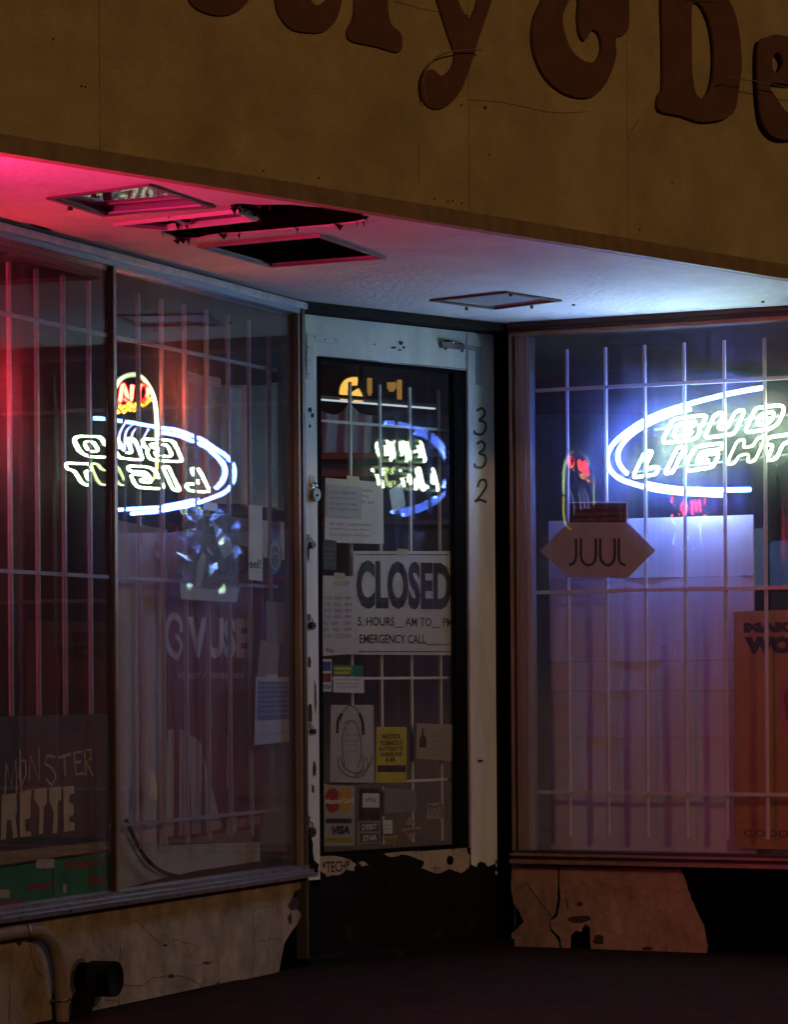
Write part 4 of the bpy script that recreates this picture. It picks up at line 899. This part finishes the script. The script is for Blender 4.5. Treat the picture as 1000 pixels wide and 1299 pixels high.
card(L, .146, [(236, 690), (314, 704), (372, 712), (372, 664), (236, 650)], P('board_top', (.55, .52, .56), .8), 'pale_board', 'pale horizontal board behind the plastic sleeve', 'board', thick=.003)
card(L, .128, [(196, 703), (224, 732), (226, 668)], P('arrow_orange', (.40, .10, .05), .5), 'arrow_sign', 'orange arrow shaped card half hidden by the plastic sleeve', 'sign')
card(L, .050, [(316, 735), (333, 737), (333, 642), (316, 640)], WHITE, 'paper_strip', 'narrow white strip reading eel beside the oval sticker', 'paper', texts=[('eel!', (316, 709, 331, 721), INK, .02)])
ov = Thing(L, (L.h(348, 728, .04)[0], .04, L.h(348, 728, .04)[1]), 'oval_sticker', 'dark green oval sticker with a pale face on the left window', 'sticker')
def ell(cx, cy, a, b, n=20): return [(cx + a * math.cos(2 * math.pi * i / n), cy + b * math.sin(2 * math.pi * i / n)) for i in range(n)]
ov.part('disc', MB().prism(ppoly(L, .04, ell(349, 704, 9, 24)), .04, .0415), P('oval_dark', (.02, .05, .04), .5))
ov.part('ring', MB().prism(ppoly(L, .04, ell(349, 704, 7, 19)), .0390, .0396, [ppoly(L, .04, ell(349, 704, 6, 17))]), P('oval_ring', (.35, .40, .36), .5))
ov.part('face', stroke2(L, [(345, 708), (344, 696), (349, 690), (354, 697), (353, 709)], .0388, .008, thick=.0004), MATS['oval_ring'])
ov.part('face', stroke2(L, [(346, 702), (352, 702)], .0388, .006, thick=.0004, sm=False), MATS['oval_ring'])
pp_ = card(L, .046, [(323, 945), (371, 940), (370, 859), (325, 858)], P('paper_lilac', (.46, .46, .56), .8), 'typed_notice', 'white notice with a blue text block low beside the door on the left window', 'paper',
     shapes=[([(326, 914), (368, 912), (367, 865), (327, 864)], P('block_blue', (.10, .13, .30), .6), 'text_block')], texts=[(LOR[i % 6] + ' and ' + LOR[(i + 2) % 6], (328, 867 + i * 6, 366, 870.5 + i * 6), MATS['paper_lilac'], .01) for i in range(7)] + [('seal  of  approval', (328, 928, 366, 932), INKG, 0)])
card(L, .052, [(327, 862), (352, 860), (356, 815), (331, 812)], P('card_brown', (.28, .20, .16), .7), 'brown_card', 'brownish card sticking up behind the typed notice', 'paper')
card(L, .052, [(338, 815), (360, 814), (361, 764), (338, 762)], P('clear_label', (.20, .15, .18), .5), 'faded_label', 'faded translucent label above the brown card', 'sticker')
# white torn scrap stuck on the pane
card(L, .018, [(190, 1012), (199, 1015), (200, 1000), (196, 980), (189, 982), (191, 995)], P('scrap', (.75, .66, .5), .7), 'paper_scrap', 'torn whitish scrap stuck low on the left window', 'paper')
for i, q in enumerate(([(238, 560), (252, 562), (252, 490), (238, 484)], [(262, 563), (280, 565), (281, 492), (262, 486)], [(288, 566), (306, 568), (306, 494), (289, 490)])):
    card(L, .30, [(a, b + 20 if b > 520 else b) for a, b in q], P('leaflet_white', (.6, .62, .68), .8, var=.25, vscale=40), 'hanging_leaflet', ('left', 'middle', 'right')[i] + ' of three pale leaflets hanging behind the mirrored oval', 'paper', group='hanging leaflets', thick=.002)
m_ = MB(); nx = 26
for i in range(nx + 1):
    u = i / nx; x = L.h(236 + 138 * u, 560, .42)[0]; y = .42 + .035 * math.sin(u * 23) + .02 * math.sin(u * 51)
    zt_, zb_ = L.h(300, 478 + 12 * math.sin(u * 4), .42)[1], L.h(300, 640, .42)[1]
    m_.v += [(x, y, zb_), (x, y, zt_), (x, y + .008, zb_), (x, y + .008, zt_)]
for i in range(nx):
    k = i * 4; m_.f += [(k, k + 4, k + 5, k + 1), (k + 2, k + 3, k + 7, k + 6), (k + 1, k + 5, k + 7, k + 3)]
m_.smooth = True
solo(L, (L.h(300, 640, .42)[0], .42, L.h(300, 640, .42)[1]), 'pale_drape', m_, P('drape_white', (.85, .88, .9), .9), 'pale folded drape hanging behind the three leaflets', 'cloth')
# crumpled clear plastic sleeve
def crumple(fr, y, px0, py0, px1, py1, nx, ny, amp, seed):
    rnd = random.Random(seed); m_ = MB(); g = []
    for j in range(ny + 1):
        for i in range(nx + 1):
            u, v = i / nx, j / ny
            e_ = 1 if 0 < i < nx and 0 < j < ny else .4
            px = px0 + (px1 - px0) * u + rnd.uniform(-1.5, 1.5) + (3 * math.sin(v * 9) if i in (0, nx) else 0); py = py0 + (py1 - py0) * v + rnd.uniform(-2, 2)
            x, z = fr.h(px, py, y); m_.v.append((x, y - abs(rnd.gauss(0, amp)) * e_, z))
    for j in range(ny):
        for i in range(nx):
            a = j * (nx + 1) + i; b, c, d_ = a + 1, a + nx + 2, a + nx + 1
            m_.f += [(a, d_, b), (b, d_, c)] if rnd.random() < .5 else [(a, d_, c), (a, c, b)]
    return m_
bg_ = Thing(L, (L.h(268, 765, .06)[0], .06, L.h(268, 765, .06)[1]), 'plastic_sleeve', 'crumpled clear plastic sleeve taped to the left window pane', 'plastic bag')
bg_.part('film', crumple(L, .050, 226, 640, 312, 762, 9, 12, .006, 3), PLBAG)
bg_.part('insert', MB().prism(ppoly(L, .056, [(232, 750), (303, 752), (304, 700), (298, 655), (262, 650), (250, 668), (246, 700), (234, 706)]), .058, .0595), P('insert_blue', (.20, .24, .36), .6, var=.5, vscale=30))
for q in ([(247, 750), (254, 748), (262, 705), (257, 700), (250, 715)], [(268, 657), (278, 670), (292, 684), (297, 700), (284, 708), (276, 690)], [(230, 760), (300, 764), (304, 745), (290, 742), (270, 748), (240, 744), (228, 738)], [(263, 693), (271, 702), (270, 706), (262, 698)]):
    bg_.part('glare_fold', MB().prism(ppoly(L, .055, q), .0545, .0555), P('fold_white', (.65, .72, .75), .3))
mb = MB(); a = pbox(L, .054, (256, 738, 302, 746)); add_text(mb, 'Store Hours', a[0], a[1], a[2], a[3], .0535, .01); bg_.part('lettering', mb, INKG)

q = catmull([(160, 1040), (170, 1062), (185, 1088), (205, 1105), (228, 1112)], 5, False)
solo(L, (L.h(160, 1040, .11)[0], .12, zsL), 'power_cable', MB().tube([(L.h(a, b, .12)[0], .12, L.h(a, b, .12)[1]) for a, b in q], .007, 8), BLACK, 'thick dark cord curving down inside the left window behind the bars', 'cable')
q = catmull([(985, 600), (989, 618), (993, 640), (996, 652)], 4, False)
solo(Rt, (Rt.h(990, 652, .13)[0], .13, Rt.h(990, 652, .13)[1]), 'power_cable', MB().tube([(Rt.h(a, b, .13)[0], .13, Rt.h(a, b, .13)[1]) for a, b in q], .004, 8), BLACK, 'thin dark cord hanging under the large neon sign at the right edge', 'cable')
TAPE = P('yellowed_tape', (.55, .50, .36), .35)
for fr_, yy, q, lab in ((L, .043, [(258, 646), (276, 649), (276, 638), (258, 635)], 'piece of yellowed tape holding the plastic sleeve'), (L, .0435, [(338, 864), (352, 864), (352, 855), (338, 855)], 'piece of tape at the top of the typed notice'),
        (Dr, Y1 + .001, [(440, 612), (456, 614), (456, 605), (440, 603)], 'piece of tape at the top of the large pale notice'), (Dr, Y1 - .002, [(424, 734), (438, 735), (438, 727), (424, 726)], 'piece of tape at the top of the hours page'),
        (Dr, Y1 + .001, [(504, 706), (518, 707), (518, 697), (504, 696)], 'piece of tape on the upper edge of the CLOSED sign')):
    q_ = ppoly(fr_, yy, q); solo(fr_, (q_[0][0], yy, q_[0][1]), 'tape_piece', MB().prism(q_, yy, yy + .0004), TAPE, lab, 'tape')
# left-hand pane: dark board with scrawl and cut letters, green boards below
yk = .048
kb = Thing(L, (L.h(70, 1100, yk)[0], yk, zsL), 'scrawled_board', 'dark board with scratched MONSTER over pasted RETTE letters', 'board')
q = [L.h(a, b, yk) for a, b in ((139, 1078), (139, 905))]; xw = L.h(-60, 1000, yk)[0]
kb.part('board', MB().prism([(xw, q[0][1] - .015), (q[0][0], q[0][1]), (q[0][0], q[1][1]), (xw, q[1][1])], yk, yk + .006), P('board_brownblack', (.035, .022, .022), .6, var=.4, vscale=6))
SCR = {'M': [[(6, 1012), (8, 968), (14, 996), (20, 962), (21, 1006)]], 'O': [[(24, 985), (25, 965), (32, 964), (33, 982), (28, 995), (24, 985)], [(25, 950), (27, 1004)]],
       'N': [[(37, 990), (38, 958), (50, 990), (49, 948)]], 'S': [[(70, 960), (60, 958), (57, 968), (66, 974), (71, 984), (66, 996), (58, 988)]], 'T': [[(74, 961), (90, 956)], [(81, 958), (83, 984)]],
       'E': [[(104, 953), (94, 955), (96, 982), (106, 981)], [(95, 967), (103, 966)]], 'R': [[(109, 984), (107, 952), (115, 951), (116, 962), (109, 966), (118, 984)]]}
for kx, ls in SCR.items():
    mbs = MB()
    for q in ls:
        s2 = stroke2(L, q, yk - .0006, .009, thick=.0005, sm=False); k0 = len(mbs.v); mbs.v += s2.v; mbs.f += [tuple(k0 + i for i in f) for f in s2.f]
    kb.part('scratched_letter', mbs, CHALK)
def blockp(q, yy=yk): return MB().prism(ppoly(L, yy, q), yy - .0016, yy - .0004)
kb.part('pasted_letter', blockp([(1, 1065), (7, 1064), (8, 1040), (14, 1040), (16, 1063), (22, 1062), (19, 1034), (21, 1028), (20, 1006), (2, 1008)]), BUFF)
kb.part('pasted_letter', blockp([(25, 1062), (39, 1060), (39, 1055), (32, 1054), (31, 1040), (38, 1037), (38, 1015), (40, 1001), (25, 1004)]), BUFF)
kb.part('pasted_letter', blockp([(49, 1058), (54, 1057), (55, 1025), (59, 1017), (59, 999), (43, 1001), (43, 1014), (50, 1024)]), BUFF)
kb.part('pasted_letter', blockp([(66, 1057), (72, 1056), (73, 1016), (77, 1014), (77, 997), (62, 999), (62, 1015), (68, 1030)]), BUFF)
kb.part('pasted_letter', blockp([(81, 1055), (94, 1053), (94, 1043), (87, 1042), (88, 1035), (93, 1033), (93, 1020), (87, 1018), (88, 1008), (94, 1006), (93, 996), (80, 998)]), BUFF)
solo(L, (L.h(60, 1085, yk)[0], yk, L.h(60, 1090, yk)[1]), 'shelf_edge', MB().prism([(xw, L.h(0, 1093, yk)[1] - .012), (L.h(138, 1075, yk)[0], L.h(138, 1077, yk)[1]), (L.h(138, 1066, yk)[0], L.h(138, 1066, yk)[1]), (xw, L.h(0, 1080, yk)[1])], yk - .008, yk + .02), TANB, 'tan strip running under the scrawled board', 'shelf')
gx0 = L.h(137, 1100, yk)[0]; gxm = L.h(66, 1100, yk)[0]
card(L, yk - .004, [(68, 1142), (137, 1129), (137, 1082), (68, 1091)], GREEN, 'cigarette_board', 'green cigarette board with slanting red script, right of its neighbour', 'sign',
     texts=[('Newport', (82, 1088, 130, 1104), REDP, .04, .25), ('Box', (113, 1108, 134, 1122), REDP, .04, .25)], shapes=[(rect(80, 1121, 84, 1132), BUFF, 'label')])
card(L, yk - .0035, [(-70, 1162), (66, 1142), (66, 1091), (-70, 1112)], P('green_print2', (.02, .22, .09), .5, var=.3), 'cigarette_board', 'green cigarette board with white labels at the left edge', 'sign',
     texts=[('Newport', (33, 1116, 64, 1132), REDP, .04, .25)], shapes=[(rect(46, 1089, 69, 1101), BUFF, 'label'), (rect(-10, 1128, 12, 1139), BUFF, 'label'), ([(-60, 1158), (32, 1145), (32, 1140), (-60, 1152)], REDP, 'band')])
# posters in the upper part of that pane
# ------------------------------------------------------------------ pipe and standpipe cap at the lower left wall
pip = Thing(L, (L.h(60, 1250)[0], -.04, .05), 'conduit_pipe', 'bent conduit pipe painted like the wall, curving down at the lower left', 'pipe')
q = catmull([(-80, 1200), (-20, 1189), (20, 1182), (45, 1181), (62, 1190), (72, 1212), (77, 1245), (79, 1290), (80, 1330)], 5, False)
for (a_, b_) in ((30, 1182), (78, 1268)):
    x_, z_ = L.h(a_, b_, -.035)
    pip.part('strap', MB().tube([(x_ + .03 * math.cos(k * .785), -.034 + .027 * math.sin(k * .785), z_ + .0) if a_ > 50 else (x_, -.034 + .027 * math.sin(k * .785), z_ + .027 * math.cos(k * .785)) for k in range(8)], .004, 6, True), STEEL)
pip.part('tube', MB().tube([(L.h(a, b, -.035)[0], -.035, L.h(a, b, -.035)[1]) for a, b in q], .022, 12), P('pipe_paint', (.25, .19, .13), .85, var=.3, bump=.2))
x, z = L.h(62, 1196, -.035)
cap = Thing(L, (L.h(110, 1245)[0], -.06, L.h(110, 1280)[1]), 'standpipe_cap', 'black capped pipe outlet sticking out beside the conduit', 'pipe fitting')
x, z = L.h(98, 1240, 0)
cap.part('flange', MB().tube([(x, -.014, z), (x, -.0005, z)], .062, 22), P('flange_cream', (.30, .24, .18), .7))
cap.part('neck', MB().tube([(x, -.05, z), (x, -.0145, z)], .05, 22), BLACK)
cap.part('cap', MB().tube([(x + .01, -.13, z), (x + .01, -.125, z), (x, -.0505, z)], .056, 22), P('cap_black', (.008, .008, .008), .9, spec=.1))
cap.part('elbow', MB().tube([(x - .02, -.045, z - .04), (x - .05, -.045, z - .09), (x - .07, -.045, z - .14), (x - .08, -.045, z - .2)], .032, 14), MATS['cap_black'])
# cable by the head of the left window
q = [(L.h(a, b, -.05)[0], -.05, L.h(a, b, -.05)[1]) for a, b in catmull([(-20, 262), (8, 268), (25, 276), (48, 287), (70, 290), (100, 287), (130, 285)], 5, False)]
solo(L, (q[0][0], -.05, q[0][2]), 'loose_cable', MB().tube(q, .005, 8), BLACK, 'loose black cable sagging at the upper left window head', 'cable')

# ------------------------------------------------------------------ deeper in the shop, seen through the door
a = room(458, 492, 14.0)
lp = Thing(G, (a.x, a.y, a.z), 'warm_lamp', 'glowing amber lamp deep in the shop behind the door glass', 'lamp')
lm = neon('lamp_glass', (1.0, .50, .09), 1.4, .08)
for q, r0 in (([(437, 509), (436, 496), (440, 487), (447, 484), (454, 484)], .024), ([(450, 496), (454, 503), (455, 511)], .028)):
    pts = [room(p[0], p[1], 14.0) for p in catmull(q, 4, False)]
    lp.part('glass_shade', MB().tube(pts, r0, 12), lm)
lp.part('bracket', MB().tube([(a.x, a.y + .1, a.z + .04), (a.x, a.y + .1, 2.6)], .008, 6), BLACK)
for k, (px, py, w_, h_) in enumerate(((469, 489, .012, .07), (497, 489, .022, .03), (507, 494, .012, .09))):
    b = room(px, py, 14.3)
    solo(G, (b.x, b.y, b.z), 'small_amber_light', MB().box(b.x - w_, b.x + w_, b.y, b.y + .03, b.z - h_ / 2, b.z + h_ / 2).box(b.x - w_ * .6, b.x + w_ * .6, b.y + .005, b.y + .025, b.z - h_ / 2 - .012, b.z - h_ / 2 - .001), neon('amber_small', (1, .5, .12), .30), ('small amber light just right of the glowing lamp', 'short amber light at the top of the door glass', 'tall thin amber light farthest right in the door glass')[k], 'lamp')
b0, b1 = room(395, 506, 13.4), room(552, 518.5, 14.4)
fl = Thing(G, (b0.x, b0.y, b0.z), 'strip_light', 'long thin fluorescent strip light seen through the door', 'strip light')
fl.part('tube', MB().tube([b0, b1], .0045, 8), N_FLU)
fl.part('batten', MB().tube([b0 + Vector((0, 0, .02)), b1 + Vector((0, 0, .02))], .010, 6), DARKM)
# draped pale sheets and shelves with red price rails
m_ = MB(); nx = 24
c0, c1 = room(395, 575, 13.1), room(470, 575, 13.2)
for i in range(nx + 1):
    u = i / nx; p = c0.lerp(c1, u); y = p.y + .03 * math.sin(u * 19)
    m_.v += [(p.x, y, c0.z - .0), (p.x + .01, y, c0.z + .22 - .05 * abs(math.sin(u * 5))), (p.x, y + .01, c0.z), (p.x + .01, y + .01, c0.z + .22 - .05 * abs(math.sin(u * 5)))]
for i in range(nx):
    k = i * 4; m_.f += [(k, k + 4, k + 5, k + 1), (k + 2, k + 3, k + 7, k + 6), (k + 1, k + 5, k + 7, k + 3)]
solo(G, (c0.x, c0.y, c0.z), 'draped_sheet', m_, P('sheet_cloth', (.45, .45, .5), .9), 'pale draped sheet over the shelf behind the door glass', 'cloth')
c = room(440, 574, 13.0)
sf = Thing(G, (c.x, c.y + .2, 0), 'aisle_shelf', 'dark aisle shelf with red price rails behind the door glass', 'shelf')
for k, py in enumerate((575, 597, 660, 730, 800)):
    z = room(440, py, 13.0).z
    s_ = sf.part('shelf', MB().box(c.x - .4, c.x + .55, c.y + .011, c.y + .4, z - .02, z), DARKM)
    sf.part('price_rail', MB().box(c.x - .4, c.x + .18 - .06 * k, c.y, c.y + .01, z - .025, z + .003), P('rail_red', (.25, .04, .03), .6), parent=s_)
for x in (c.x - .42, c.x + .56): sf.part('side', MB().box(x, x + .02, c.y, c.y + .4, .02, room(440, 570, 13.0).z), DARKM)
# freestanding shelf row behind the left window, catches the red light
for k, (xx, lab) in enumerate(((-2.6, 'dark gondola shelf behind the left part of the window'), (-1.5, 'dark gondola shelf behind the maroon poster'))):
    t = Thing(L, (xx, 1.4, 0), 'gondola_shelf', lab, 'shelf', 'gondola shelves in the left half of the shop')
    for z in (.25, .65, 1.05, 1.45): t.part('shelf', MB().box(xx - .5, xx + .5, 1.3, 1.7, z - .02, z), DARKM)
    t.part('back', MB().box(xx - .5, xx + .5, 1.48, 1.5, .02, 1.75), P('gondola_back', (.12, .10, .11), .8))
    x = xx - .45; n_ = 0
